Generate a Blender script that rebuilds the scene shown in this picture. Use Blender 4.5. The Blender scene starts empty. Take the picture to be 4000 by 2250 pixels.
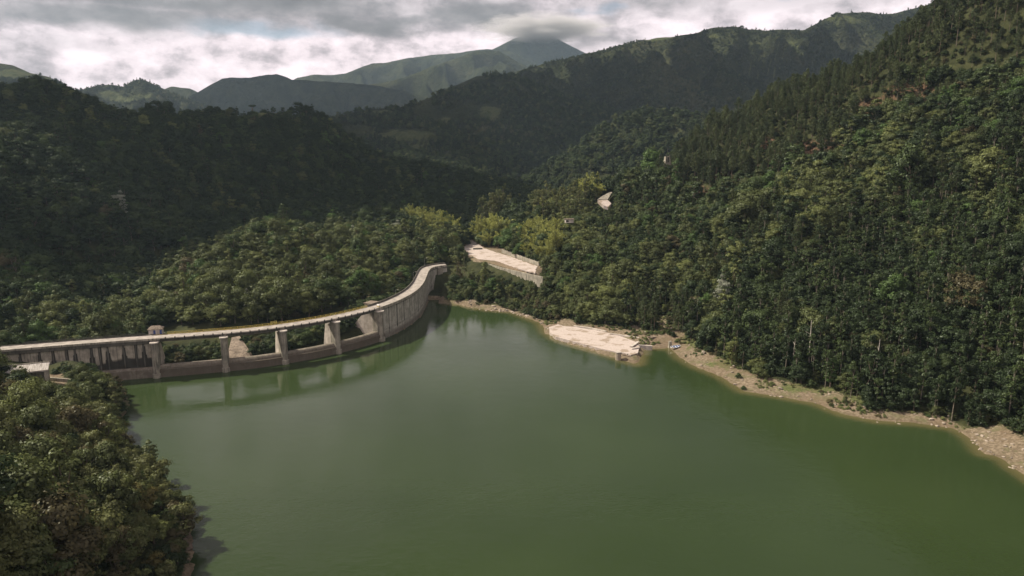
import bpy, bmesh, math, random
import numpy as np
from mathutils import Vector, Matrix

R = math.radians
sc = bpy.context.scene
col = sc.collection
rng = np.random.RandomState(7)
random.seed(7)

# ------------------------------------------------------------------ camera, world, sun, exposure
F_PX = 2889.0
PITCH = math.atan((1125 - 540) / F_PX)
CAM_Z = 100.0
cam_data = bpy.data.cameras.new('camera'); cam = bpy.data.objects.new('camera', cam_data); col.objects.link(cam)
cam.location = (0, 0, CAM_Z); cam.rotation_euler = (math.pi / 2 - PITCH, 0, 0)
cam_data.sensor_width = 36; cam_data.lens = 26.0; cam_data.clip_start = 0.5; cam_data.clip_end = 60000
sc.camera = cam

SUN_DIR = Vector((-0.66, 0.20, 0.72)).normalized()
SUN_EL = math.asin(SUN_DIR.z); SUN_ROT = math.atan2(SUN_DIR.x, SUN_DIR.y)

def nt_link(nt, a, b): nt.links.new(a, b)

class NB:
    """little node builder"""
    def __init__(s, nt): s.nt = nt
    def new(s, typ, **kw):
        n = s.nt.nodes.new(typ)
        for k, v in kw.items(): setattr(n, k, v)
        return n
    def put(s, sock, v):
        if isinstance(v, (int, float)): sock.default_value = v
        elif isinstance(v, (tuple, list)):
            if len(v) == 3 and sock.type == 'RGBA': v = (*v, 1)
            sock.default_value = v
        else: s.nt.links.new(v, sock)
    def math(s, op, a, b=0.0, c=0.0, clamp=False):
        n = s.new('ShaderNodeMath', operation=op, use_clamp=clamp)
        s.put(n.inputs[0], a); s.put(n.inputs[1], b); s.put(n.inputs[2], c)
        return n.outputs[0]
    def mix(s, fac, a, b, blend='MIX'):
        n = s.new('ShaderNodeMix', data_type='RGBA', blend_type=blend)
        s.put(n.inputs['Factor'], fac); s.put(n.inputs[6], a); s.put(n.inputs[7], b)
        return n.outputs[2]
    def ramp(s, fac, stops, interp='LINEAR'):
        n = s.new('ShaderNodeValToRGB'); n.color_ramp.interpolation = interp
        e = n.color_ramp.elements
        while len(e) < len(stops): e.new(0.5)
        for el, (p, c) in zip(e, stops):
            el.position = p; el.color = (c, c, c, 1) if isinstance(c, (int, float)) else (*c, 1)
        s.put(n.inputs[0], fac); return n.outputs[0]
    def smooth(s, x, lo, hi):
        n = s.new('ShaderNodeMapRange', interpolation_type='SMOOTHSTEP')
        s.put(n.inputs[0], x); s.put(n.inputs[1], lo); s.put(n.inputs[2], hi)
        return n.outputs[0]
    def noise(s, vec, scale, detail=4, rough=0.55, dist=0.0):
        n = s.new('ShaderNodeTexNoise')
        if vec is not None: s.put(n.inputs['Vector'], vec)
        n.inputs['Scale'].default_value = scale; n.inputs['Detail'].default_value = detail
        n.inputs['Roughness'].default_value = rough; n.inputs['Distortion'].default_value = dist
        return n.outputs[0]
    def comb(s, x, y, z=0.0):
        n = s.new('ShaderNodeCombineXYZ')
        s.put(n.inputs[0], x); s.put(n.inputs[1], y); s.put(n.inputs[2], z); return n.outputs[0]
    def sep(s, v):
        n = s.new('ShaderNodeSeparateXYZ'); s.put(n.inputs[0], v); return n.outputs
    def attr(s, name, typ='GEOMETRY'):
        n = s.new('ShaderNodeAttribute', attribute_name=name, attribute_type=typ); return n.outputs
    def pos(s): return s.new('ShaderNodeNewGeometry').outputs['Position']

def build_world():
    w = bpy.data.worlds.new('World'); sc.world = w; w.use_nodes = True
    nt = w.node_tree; nt.nodes.clear(); b = NB(nt)
    out = b.new('ShaderNodeOutputWorld'); bg = b.new('ShaderNodeBackground')
    sky = b.new('ShaderNodeTexSky', sky_type='NISHITA', sun_disc=False, sun_elevation=SUN_EL, sun_rotation=SUN_ROT)
    sky.dust_density = 1.5; sky.altitude = 600
    d = b.new('ShaderNodeTexCoord').outputs['Generated']
    x, y, z = b.sep(d)
    az = b.math('ARCTAN2', x, y); el = b.math('ARCSINE', z)
    # two cloud layers live on the sphere of directions: big stratus banks and billowing cumulus between them
    warp_v = b.comb(b.math('MULTIPLY', az, 3.0), b.math('MULTIPLY', el, 8.0))
    w1 = b.math('SUBTRACT', b.noise(warp_v, 2.2, 5, 0.6), 0.5)
    w2n = b.new('ShaderNodeTexNoise'); b.put(w2n.inputs['Vector'], b.comb(b.math('MULTIPLY', az, 3.0), b.math('MULTIPLY', el, 8.0), 7.3))
    w2n.inputs['Scale'].default_value = 3.1; w2n.inputs['Detail'].default_value = 6
    w2 = b.math('SUBTRACT', w2n.outputs[0], 0.5)
    def blob(px, py, rx, ry, soft=0.6, amp=1.0):
        a0 = math.atan2(px - 2000, F_PX * 1.0); e0 = math.atan2(540 - py, F_PX * 1.02)
        ax, ey = rx / F_PX, ry / F_PX
        dx = b.math('DIVIDE', b.math('SUBTRACT', b.math('ADD', az, b.math('MULTIPLY', w1, 0.22)), a0), ax)
        dy = b.math('DIVIDE', b.math('SUBTRACT', b.math('ADD', el, b.math('MULTIPLY', w2, 0.050)), e0), ey)
        r = b.math('SQRT', b.math('ADD', b.math('MULTIPLY', dx, dx), b.math('MULTIPLY', dy, dy)))
        return b.math('MULTIPLY', b.math('SUBTRACT', 1.0, b.smooth(r, 1 - soft, 1 + soft)), amp)
    def union(lst):
        o = lst[0]
        for q in lst[1:]: o = b.math('MAXIMUM', o, q)
        return o
    dark = union([blob(950, 55, 720, 80), blob(480, 140, 420, 44, 0.7), blob(1500, 105, 280, 40), blob(1850, 85, 230, 55, 0.7, .95),
                  blob(2550, 15, 330, 65, 0.7, .75), blob(3150, 50, 420, 45, .8, .5), blob(150, 240, 260, 26, .8, .35), blob(2250, 165, 240, 40, .8, .45)])
    blue = union([blob(1000, 158, 210, 22, 0.7, .75), blob(1330, 140, 90, 14, .7, .35)])
    cum = b.noise(b.comb(b.math('MULTIPLY', az, 9.0), b.math('MULTIPLY', el, 15.0), 1.7), 2.3, 10, 0.60, 0.12)
    cum2 = b.noise(b.comb(b.math('MULTIPLY', az, 3.0), b.math('MULTIPLY', el, 6.5), 4.1), 1.6, 6, 0.55)
    body = b.math('ADD', b.math('MULTIPLY', cum, 0.70), b.math('MULTIPLY', cum2, 0.30))
    bright = b.ramp(body, [(0.37, (0.36, 0.315, 0.325)), (0.44, (0.54, 0.465, 0.48)), (0.51, (0.82, 0.70, 0.72)), (0.62, (1.05, 0.91, 0.93))])
    darkc = b.ramp(b.math('ADD', b.math('MULTIPLY', cum, .5), b.math('MULTIPLY', cum2, .5)), [(0.36, (0.150, 0.143, 0.142)), (0.50, (0.205, 0.195, 0.193)), (0.66, (0.33, 0.30, 0.302))])
    skyc = b.mix(1.0, sky.outputs[0], (0.085, 0.085, 0.085), 'MULTIPLY')
    c = b.mix(blue, bright, skyc)
    c = b.mix(b.math('MULTIPLY', dark, 0.95), c, darkc)
    c = b.mix(union([blob(3035, 12, 70, 30, 0.7, 1.0), blob(2330, 60, 60, 14, .7, .4)]), c, skyc)
    # overhead the cover thickens to a grey ceiling, with one thin bright break over the far left of the lake
    over = b.smooth(el, 0.20, 0.34)
    brk = union([blob(1050, -420, 460, 280, .8, .75), blob(1750, -150, 500, 90, .8, .5), blob(950, -1000, 560, 400, .8, .6), blob(1500, -650, 700, 450, .8, .3)])
    over = b.math('MULTIPLY', b.math('MULTIPLY', over, b.math('SUBTRACT', 1.0, brk)), b.smooth(y, -0.25, 0.15))
    roof = b.ramp(cum2, [(0.35, (0.085, 0.088, 0.092)), (0.52, (0.13, 0.13, 0.132)), (0.68, (0.24, 0.23, 0.235))])
    c = b.mix(over, c, roof)
    low = b.smooth(el, -0.08, 0.0)
    c = b.mix(low, (0.10, 0.11, 0.10), c)
    b.put(bg.inputs[0], c); bg.inputs[1].default_value = WORLD_STRENGTH
    nt_link(nt, bg.outputs[0], out.inputs[0])
    w['label'] = 'grey and white broken clouds'
WORLD_STRENGTH = 0.84
build_world()
sun_d = bpy.data.lights.new('sun', 'SUN'); sun_d.energy = 5.0; sun_d.angle = R(0.5); sun_d.color = (1.0, 0.91, 0.76)
sun_o = bpy.data.objects.new('sun', sun_d); col.objects.link(sun_o)
sun_o.rotation_euler = (-SUN_DIR).to_track_quat('-Z', 'Y').to_euler(); sun_o.location = SUN_DIR * 900
sc.view_settings.view_transform = 'Standard'; sc.view_settings.look = 'None'
sc.view_settings.exposure = 0.68; sc.view_settings.gamma = 1.0; sc.view_settings.use_curve_mapping = False
sc.render.engine = 'CYCLES'
cy = sc.cycles
cy.use_denoising = True; cy.max_bounces = 6; cy.diffuse_bounces = 3; cy.glossy_bounces = 3; cy.transmission_bounces = 3
cy.volume_bounces = 0; cy.transparent_max_bounces = 8; cy.caustics_reflective = False; cy.caustics_refractive = False
try: cy.denoiser = 'OPENIMAGEDENOISE'; cy.denoising_prefilter = 'ACCURATE'; cy.denoising_input_passes = 'RGB_ALBEDO_NORMAL'
except Exception: pass

# ------------------------------------------------------------------ helpers
def ray(px, py):
    u = (px - 2000) / F_PX; v = (1125 - py) / F_PX
    return np.array([u, math.cos(PITCH) + v * math.sin(PITCH), -math.sin(PITCH) + v * math.cos(PITCH)])
def W(px, py, z):
    """the point of the place seen at photo pixel px, py whose height above the water is z"""
    d = ray(px, py); t = (z - CAM_Z) / d[2]; return np.array([d[0] * t, d[1] * t, z])
def D(px, py, Y):
    d = ray(px, py); t = Y / d[1]; return np.array([d[0] * t, Y, CAM_Z + d[2] * t])
def project(X, Y, Z):
    dz = Z - CAM_Z
    fw = Y * math.cos(PITCH) - dz * math.sin(PITCH); up = Y * math.sin(PITCH) + dz * math.cos(PITCH)
    fw = np.where(np.abs(fw) < 1e-3, 1e-3, fw)
    return 2000 + X / fw * F_PX, 1125 - up / fw * F_PX, fw

def tag(o, label=None, cat=None, group=None, kind=None):
    if label: o['label'] = label
    if cat: o['category'] = cat
    if group: o['group'] = group
    if kind: o['kind'] = kind
    return o
def empty(name, loc=(0, 0, 0), rz=0, label=None, cat=None, group=None, scale=1.0):
    o = bpy.data.objects.new(name, None); col.objects.link(o)
    o.location = loc; o.rotation_euler = (0, 0, rz); o.scale = (scale,) * 3 if isinstance(scale, (int, float)) else scale
    o.empty_display_size = 0.5
    return tag(o, label, cat, group)

class MB:
    """collects shapes for one mesh object"""
    def __init__(s): s.v = []; s.f = []; s.smooth = False
    def add(s, vs, fs):
        n = len(s.v); s.v += [tuple(map(float, q)) for q in vs]; s.f += [tuple(i + n for i in q) for q in fs]; return s
    def box(s, c, d, rz=0.0, taper=1.0, ry=0.0):
        """box centred at c with full size d, top scaled by taper"""
        m = Matrix.Translation(Vector(c)) @ Matrix.Rotation(rz, 4, 'Z') @ Matrix.Rotation(ry, 4, 'Y')
        vs = []
        for k in (-1, 1):
            t = taper if k > 0 else 1.0
            for (i, j) in ((-1, -1), (1, -1), (1, 1), (-1, 1)):
                vs.append(m @ Vector((i * d[0] / 2 * t, j * d[1] / 2 * t, k * d[2] / 2)))
        return s.add(vs, [(3, 2, 1, 0), (4, 5, 6, 7), (0, 1, 5, 4), (1, 2, 6, 5), (2, 3, 7, 6), (3, 0, 4, 7)])
    def tube(s, a, bb, r0, r1=None, n=6):
        a = Vector(a); bb = Vector(bb); r1 = r0 if r1 is None else r1
        q = (bb - a).to_track_quat('Z', 'Y'); vs = []
        for p, r in ((a, r0), (bb, r1)):
            for i in range(n):
                t = 2 * math.pi * i / n; vs.append(p + q @ Vector((r * math.cos(t), r * math.sin(t), 0)))
        fs = [(i, (i + 1) % n, n + (i + 1) % n, n + i) for i in range(n)] + [tuple(range(n - 1, -1, -1)), tuple(range(n, 2 * n))]
        return s.add(vs, fs)
    def prism(s, poly, z0, z1):
        """vertical prism over a counter-clockwise outline; z1 may be a list"""
        n = len(poly); zz = z1 if isinstance(z1, (list, tuple)) else [z1] * n; z00 = z0 if isinstance(z0, (list, tuple)) else [z0] * n
        vs = [(p[0], p[1], z00[i]) for i, p in enumerate(poly)] + [(p[0], p[1], zz[i]) for i, p in enumerate(poly)]
        fs = [tuple(range(n - 1, -1, -1)), tuple(range(n, 2 * n))] + [(i, (i + 1) % n, n + (i + 1) % n, n + i) for i in range(n)]
        return s.add(vs, fs)
    def build(s, name, mat, parent=None, bevel=0.0):
        me = bpy.data.meshes.new(name); me.from_pydata(s.v, [], s.f); me.validate(); me.update()
        bm = bmesh.new(); bm.from_mesh(me); bmesh.ops.recalc_face_normals(bm, faces=bm.faces)
        if bevel: bmesh.ops.bevel(bm, geom=[e for e in bm.edges if e.calc_face_angle(0) > .6], offset=bevel, segments=1, affect='EDGES')
        bm.to_mesh(me); bm.free()
        if s.smooth: me.shade_smooth()
        o = bpy.data.objects.new(name, me); col.objects.link(o)
        if mat is not None: me.materials.append(mat)
        if parent is not None: o.parent = parent
        return o

def mesh_np(name, V, Fq, mat, attrs=None, smooth=True, parent=None):
    me = bpy.data.meshes.new(name); V = np.asarray(V, np.float32); Fq = np.asarray(Fq, np.int32); k = Fq.shape[1]
    me.vertices.add(len(V)); me.vertices.foreach_set('co', V.ravel())
    me.loops.add(Fq.size); me.loops.foreach_set('vertex_index', Fq.ravel())
    me.polygons.add(len(Fq)); me.polygons.foreach_set('loop_start', np.arange(0, Fq.size, k, dtype=np.int32))
    me.polygons.foreach_set('loop_total', np.full(len(Fq), k, np.int32))
    me.polygons.foreach_set('use_smooth', np.full(len(Fq), smooth, bool))
    for n, a in (attrs or {}).items():
        a = np.asarray(a, np.float32)
        at = me.attributes.new(n, 'FLOAT_VECTOR' if a.ndim == 2 else 'FLOAT', 'POINT'); at.data.foreach_set('vector' if a.ndim == 2 else 'value', a.ravel())
    me.update(calc_edges=True); me.validate()
    if mat is not None: me.materials.append(mat)
    o = bpy.data.objects.new(name, me); col.objects.link(o)
    if parent is not None: o.parent = parent
    return o

def grid_faces(nx, ny):
    i = np.arange(nx - 1)[None, :] + np.arange(ny - 1)[:, None] * nx
    return np.stack([i, i + 1, i + 1 + nx, i + nx], -1).reshape(-1, 4)

_perm = np.random.RandomState(3).permutation(65536).astype(np.int64)
def _h(ix, iy, seed): return _perm[(_perm[(ix + seed * 131) & 65535] + iy) & 65535] / 65535.0
def vnoise(x, y, seed=0):
    ix = np.floor(x).astype(np.int64); iy = np.floor(y).astype(np.int64); fx = x - ix; fy = y - iy
    fx = fx * fx * (3 - 2 * fx); fy = fy * fy * (3 - 2 * fy)
    a = _h(ix, iy, seed); b = _h(ix + 1, iy, seed); c = _h(ix, iy + 1, seed); d = _h(ix + 1, iy + 1, seed)
    return (a * (1 - fx) + b * fx) * (1 - fy) + (c * (1 - fx) + d * fx) * fy - 0.5
def fbm(x, y, scale, octv=4, seed=0):
    o = 0; a = 1.0
    for k in range(octv):
        o = o + a * vnoise(x / scale * 2 ** k + 17.3 * k, y / scale * 2 ** k - 9.1 * k, seed + k); a *= 0.5
    return o
def inside(poly, X, Y):
    poly = np.asarray(poly)[:, :2]; r = np.zeros(X.shape, bool); n = len(poly)
    for i in range(n):
        x0, y0 = poly[i]; x1, y1 = poly[(i + 1) % n]
        if y0 == y1: continue
        r ^= ((y0 > Y) != (y1 > Y)) & (X < (x1 - x0) * (Y - y0) / (y1 - y0) + x0)
    return r
def seg_dist(poly, X, Y, closed=True):
    poly = np.asarray(poly)[:, :2]; best = np.full(X.shape, 1e9); n = len(poly)
    for i in range(n if closed else n - 1):
        a = poly[i]; b = poly[(i + 1) % n]; ab = b - a; L = max(ab @ ab, 1e-9)
        t = np.clip(((X - a[0]) * ab[0] + (Y - a[1]) * ab[1]) / L, 0, 1)
        best = np.minimum(best, (X - a[0] - t * ab[0]) ** 2 + (Y - a[1] - t * ab[1]) ** 2)
    return np.sqrt(best)
def sstep(x, a, b):
    t = np.clip((x - a) / (b - a), 0, 1); return t * t * (3 - 2 * t)

# ------------------------------------------------------------------ materials
def material(name):
    m = bpy.data.materials.new(name); m.use_nodes = True; nt = m.node_tree; nt.nodes.clear()
    b = NB(nt); out = b.new('ShaderNodeOutputMaterial'); return m, b, out
def principled(b, out, base, rough=0.8, spec=0.3, normal=None):
    p = b.new('ShaderNodeBsdfPrincipled'); b.put(p.inputs['Base Color'], base); b.put(p.inputs['Roughness'], rough)
    p.inputs['Specular IOR Level'].default_value = spec
    if normal is not None: b.put(p.inputs['Normal'], normal)
    nt_link(b.nt, p.outputs[0], out.inputs[0]); return p
def bump(b, height, strength, dist):
    n = b.new('ShaderNodeBump'); n.inputs['Strength'].default_value = strength; n.inputs['Distance'].default_value = dist
    b.put(n.inputs['Height'], height); return n.outputs[0]
def plain(name, c, rough=0.7, var=0.25, scale=1.5, spec=0.3):
    m, b, out = material(name); n = b.noise(b.pos(), scale, 5, 0.6)
    base = b.mix(b.smooth(n, 0.3, 0.7), tuple(q * (1 - var) for q in c), tuple(min(1, q * (1 + var)) for q in c))
    principled(b, out, base, rough, spec); return m
def concrete(name, c, stain=(0.05, 0.045, 0.038), streak=0.6, attr=None, board=False):
    """weathered concrete: patches, vertical run-off streaks, optional black growth from a mesh attribute"""
    m, b, out = material(name); p = b.pos(); x, y, z = b.sep(p)
    n1 = b.noise(p, 0.35, 6, 0.62); n2 = b.noise(p, 3.5, 4, 0.6)
    st = b.noise(b.comb(b.math('MULTIPLY', x, 1.6), b.math('MULTIPLY', y, 1.6), b.math('MULTIPLY', z, 0.10)), 1.0, 5, 0.6)
    base = b.mix(b.smooth(n1, 0.32, 0.68), tuple(q * 0.66 for q in c), tuple(q * 1.14 for q in c))
    base = b.mix(b.math('MULTIPLY', b.smooth(n2, 0.5, 0.75), 0.25), base, tuple(q * 0.6 for q in c))
    base = b.mix(b.math('MULTIPLY', b.smooth(st, 0.48, 0.68), streak), base, stain)
    if board:
        wv = b.new('ShaderNodeTexWave', wave_type='BANDS', bands_direction='Z'); b.put(wv.inputs['Vector'], p); wv.inputs['Scale'].default_value = 0.30
        wv.inputs['Distortion'].default_value = 0.6
        base = b.mix(b.math('MULTIPLY', b.smooth(wv.outputs[1], 0.9, 1.0), 0.35), base, stain)
    if attr:
        a = b.attr(attr)[2]
        f = b.smooth(b.math('ADD', a, b.math('MULTIPLY', b.math('SUBTRACT', n1, 0.5), 0.7)), 0.35, 0.75)
        base = b.mix(b.math('MULTIPLY', f, 0.92), base, stain)
        br = b.attr('brown')[2]
        base = b.mix(b.math('MULTIPLY', br, b.smooth(n1, 0.2, 0.6)), base, (0.094, 0.076, 0.056))
    principled(b, out, base, 0.88, 0.2, bump(b, b.math('ADD', n2, n1), 0.35, 0.08)); return m

def leaf_mat(name, trans=0.20):
    m, b, out = material(name)
    t = b.attr('tint', 'INSTANCER')[0]
    info = b.new('ShaderNodeObjectInfo').outputs['Random']
    n = b.noise(b.pos(), 0.55, 3, 0.6)
    v = b.math('ADD', 0.40, b.math('MULTIPLY', n, 1.2))
    v = b.math('MULTIPLY', v, b.math('ADD', 0.82, b.math('MULTIPLY', info, 0.36)))
    hs = b.new('ShaderNodeHueSaturation'); b.put(hs.inputs['Color'], t); b.put(hs.inputs['Value'], v)
    b.put(hs.inputs['Hue'], b.math('ADD', 0.485, b.math('MULTIPLY', n, 0.03)))
    df = b.new('ShaderNodeBsdfDiffuse'); tr = b.new('ShaderNodeBsdfTranslucent'); mx = b.new('ShaderNodeMixShader')
    b.put(df.inputs[0], hs.outputs[0]); b.put(tr.inputs[0], hs.outputs[0]); mx.inputs[0].default_value = trans
    nt_link(b.nt, df.outputs[0], mx.inputs[1]); nt_link(b.nt, tr.outputs[0], mx.inputs[2])
    gl = b.new('ShaderNodeBsdfGlossy'); gl.inputs[0].default_value = (.8, .85, .8, 1); gl.inputs['Roughness'].default_value = .45; m2 = b.new('ShaderNodeMixShader'); m2.inputs[0].default_value = .015
    nt_link(b.nt, mx.outputs[0], m2.inputs[1]); nt_link(b.nt, gl.outputs[0], m2.inputs[2]); nt_link(b.nt, m2.outputs[0], out.inputs[0])
    return m

M = {}
M['leaf'] = leaf_mat('leaf_foliage')
M['bark'] = plain('grey_bark', (0.13, 0.10, 0.075), 0.9, 0.35, 2.5)
M['pale_bark'] = plain('pale_bark', (0.15, 0.13, 0.10), 0.9, 0.3, 2.0)
M['deck'] = concrete('road_concrete', (0.325, 0.29, 0.255), (0.17, 0.148, 0.125), 0.4)
M['dam_wall'] = concrete('dam_concrete', (0.40, 0.36, 0.285), (0.018, 0.017, 0.014), 0.45, attr='stain')
M['arch_wall'] = concrete('arch_concrete', (0.40, 0.38, 0.315), (0.03, 0.028, 0.023), 0.4, attr='stain')
M['pier'] = concrete('pier_concrete', (0.29, 0.265, 0.21), (0.035, 0.032, 0.026), 0.8)
M['training'] = concrete('training_wall_concrete', (0.46, 0.41, 0.35), (0.16, 0.13, 0.10), 0.45)
M['sill'] = concrete('sill_concrete', (0.20, 0.175, 0.135), (0.05, 0.042, 0.03), 0.5, attr='stain')
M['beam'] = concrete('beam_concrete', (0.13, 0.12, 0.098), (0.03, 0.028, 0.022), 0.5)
M['chute'] = concrete('chute_concrete', (0.32, 0.26, 0.20), (0.08, 0.06, 0.04), 0.7, board=True)
M['slab'] = None
M['oldwall'] = concrete('old_wall_concrete', (0.34, 0.31, 0.25), (0.06, 0.055, 0.04), 0.85)
M['pale'] = concrete('pale_concrete', (0.50, 0.45, 0.39), (0.18, 0.15, 0.12), 0.3)
M['yellow'] = plain('faded_yellow_paint', (0.34, 0.26, 0.055), 0.6, 0.3, 3)
M['dark_metal'] = plain('dark_metal', (0.045, 0.042, 0.036), 0.6, 0.3, 3)
M['grey_metal'] = plain('grey_metal', (0.22, 0.22, 0.21), 0.5, 0.2, 3)
M['blue'] = plain('blue_paint', (0.035, 0.06, 0.19), 0.5, 0.2, 3)
M['boat_blue'] = plain('boat_blue_paint', (0.05, 0.15, 0.36), 0.4, 0.2, 3)
M['white'] = plain('white_paint', (0.72, 0.70, 0.67), 0.6, 0.12, 2)
M['roof'] = plain('weathered_roof', (0.16, 0.125, 0.095), 0.85, 0.45, 1.3)
M['rock'] = concrete('shore_rock', (0.30, 0.25, 0.20), (0.10, 0.08, 0.06), 0.3)
M['dark_rock'] = concrete('bank_rock', (0.13, 0.10, 0.078), (0.04, 0.032, 0.025), 0.5)
M['timber'] = plain('grey_timber', (0.30, 0.25, 0.19), 0.85, 0.3, 2.5)
# ------------------------------------------------------------------ outlines of the lake, the bare bank, the road
UP = np.array([(-240, 271), (-222, 278.5), (-206, 284.6), (-199, 287.3), (-182, 293.3), (-164.8, 299.0), (-147.2, 304), (-129.8, 309.6), (-112.6, 316.6), (-94.3, 328.6),
               (-81.2, 340.8), (-69.5, 356), (-62.3, 369.5), (-56.8, 386), (-53.2, 404), (-52.0, 424), (-52.6, 447), (-53.2, 464), (-52.2, 477), (-46.5, 485.5), (-36, 488.5), (-26, 490)], float)
def catmull(P, n=10):
    P = np.asarray(P, float); Q = np.vstack([2 * P[0] - P[1], P, 2 * P[-1] - P[-2]]); out = []
    for i in range(1, len(Q) - 2):
        for t in np.linspace(0, 1, n, endpoint=False):
            a, b, c, d = Q[i - 1], Q[i], Q[i + 1], Q[i + 2]
            out.append(0.5 * (2 * b + (c - a) * t + (2 * a - 5 * b + 4 * c - d) * t * t + (3 * b - a - 3 * c + d) * t ** 3))
    out.append(P[-1]); return np.array(out)
_c = catmull(UP, 12)
_s = np.concatenate([[0], np.cumsum(np.linalg.norm(np.diff(_c, axis=0), axis=1))])
S_END = _s[-1]
def dam_pt(s):
    return np.array([np.interp(s, _s, _c[:, 0]), np.interp(s, _s, _c[:, 1])])
def dam_frame(s):
    p = dam_pt(s); t = dam_pt(min(s + 1.5, S_END)) - dam_pt(max(s - 1.5, 0)); t /= np.linalg.norm(t)
    return p, t, np.array([t[1], -t[0]])            # n points to the lake
def dam_xyz(s, n, z):
    p, t, nn = dam_frame(s); q = p + nn * n; return (q[0], q[1], z)
def dam_s(x, y):
    i = np.argmin((_c[:, 0] - x) ** 2 + (_c[:, 1] - y) ** 2); return _s[i]

SHORE_PX = [(1725, 1185), (1800, 1190), (1900, 1212), (2000, 1220), (2065, 1245), (2110, 1262), (2135, 1300), (2165, 1322), (2260, 1354), (2340, 1377), (2400, 1397), (2450, 1413),
            (2482, 1424), (2495, 1418), (2500, 1395), (2512, 1364), (2530, 1360), (2570, 1362), (2612, 1360), (2640, 1380), (2660, 1400), (2720, 1435), (2800, 1465), (2841, 1487), (2904, 1528),
            (3042, 1549), (3187, 1576), (3290, 1618), (3414, 1642), (3566, 1652), (3704, 1670), (3746, 1683), (3801, 1721), (3842, 1773), (3890, 1782), (3925, 1797), (3953, 1825), (4000, 1856), (4150, 1960), (4320, 2120)]
RIGHT_SHORE = [W(x, y, 0)[:2] for x, y in SHORE_PX] + [np.array((165, 130)), np.array((190, 60)), np.array((190, -70))]
LEFT_SHORE = [np.array(q, float) for q in [(-30, -70), (-44, 40), (-56, 90), (-66, 128), (-76, 158), (-85, 178), (-99, 196), (-113, 212), (-129, 231), (-141, 250), (-147, 268), (-158, 286), (-166, 296)]]
_dam_side = [np.array(dam_xyz(s, -1.2, 0)[:2]) for s in np.arange(dam_s(-162, 299.5), dam_s(-53.2, 462), 4.0)]
LAKE = np.array(RIGHT_SHORE + LEFT_SHORE + _dam_side + [np.array((-46, 456))])
TREELINE_PX = [(1745, 1160), (1807, 1166), (1956, 1181), (2024, 1202), (2127, 1237), (2170, 1245), (2246, 1241), (2289, 1258), (2366, 1266), (2426, 1262), (2477, 1258), (2503, 1277), (2537, 1283),
               (2572, 1272), (2545, 1238), (2580, 1238), (2616, 1271), (2645, 1284), (2703, 1305), (2750, 1352), (2800, 1374), (2917, 1432), (3014, 1466), (3152, 1496), (3290, 1518), (3345, 1550), (3428, 1580),
               (3566, 1588), (3704, 1611), (3773, 1648), (3863, 1656), (3946, 1664), (4000, 1694), (4150, 1780), (4320, 1900)]
TREELINE = [W(x, y, 3.0)[:2] for x, y in TREELINE_PX]
_tl = np.array(TREELINE)
_sd = np.array([min(RIGHT_SHORE, key=lambda s: np.hypot(*(np.array(s) - q))) for q in _tl]); TREELINE = [q + (s - q) * .22 for q, s in zip(_tl, _sd)]
BARE = np.array([q for q in RIGHT_SHORE[:40]] + TREELINE[::-1])
ROAD_PX = [(1812, 963), (1840, 952), (1826, 934), (1838, 934), (1880, 962), (1892, 970), (1933, 984), (1991, 1001), (2040, 1019), (2100, 1040), (2090, 1066), (1991, 1038), (1946, 1021), (1904, 1015), (1868, 1012), (1816, 984)]
ROAD_Z = 18.6
_rl = [W(x, y, ROAD_Z)[:2] for x, y in ROAD_PX]; _sr = np.random.RandomState(8); ROAD = []
for i, a in enumerate(_rl):
    c = _rl[(i + 1) % len(_rl)]; k = max(1, int(np.hypot(*(c - a)) / 2.5))
    for t in range(k): ROAD.append(a + (c - a) * t / k + (_sr.normal(0, .35, 2) if t else 0))
ROAD = np.array(ROAD)
TERRACE = np.array([W(x, y, ROAD_Z)[:2] for x, y in [(1795, 975), (1800, 932), (1840, 926), (1900, 958), (1960, 975), (2050, 1005), (2110, 1038), (2100, 1066), (1990, 1040), (1904, 1018), (1860, 1016)]])
SLAB_PX = [(2144, 1278), (2179, 1267), (2202, 1274), (2240, 1276), (2368, 1297), (2430, 1315), (2482, 1335), (2498, 1354), (2491, 1379), (2463, 1387), (2356, 1364), (2230, 1331), (2170, 1315), (2149, 1299)]
SLAB_Z = 1.7
_sl = [W(x, y, SLAB_Z)[:2] for x, y in SLAB_PX]; _sr = np.random.RandomState(5); SLAB = []
for i, a in enumerate(_sl):
    c = _sl[(i + 1) % len(_sl)]; k = max(1, int(np.hypot(*(c - a)) / 2.2))
    for t in range(k): SLAB.append(a + (c - a) * t / k + (_sr.normal(0, .12, 2) if t else 0))
SLAB = np.array(SLAB)

# ------------------------------------------------------------------ terrain: control points seen in the photograph (canopy height already taken off)
CP = []
def c_z(px, py, zc, h):                    # canopy seen at pixel, at known height
    q = W(px, py, zc); CP.append((q[0], q[1], zc - h))
def c_y(px, py, Y, h=6.0):                 # canopy seen at pixel, at known distance
    q = D(px, py, Y); CP.append((q[0], q[1], q[2] - h))
for a in [(0, 1440, 22), (0, 1600, 26), (0, 1800, 30), (0, 2000, 34), (0, 2240, 38), (200, 1600, 20), (200, 1800, 24), (200, 2000, 27), (200, 2240, 30), (400, 1530, 12), (400, 1700, 15), (400, 1900, 18),
          (400, 2100, 21), (400, 2240, 23), (540, 1900, 11), (600, 2080, 12), (650, 2220, 13), (-300, 1600, 45), (-300, 2240, 55), (-300, 1400, 40), (300, 1450, 13), (420, 1485, 8), (-900, 2000, 80), (-700, 1500, 60)]:
    c_z(*a, 6.0)
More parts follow.
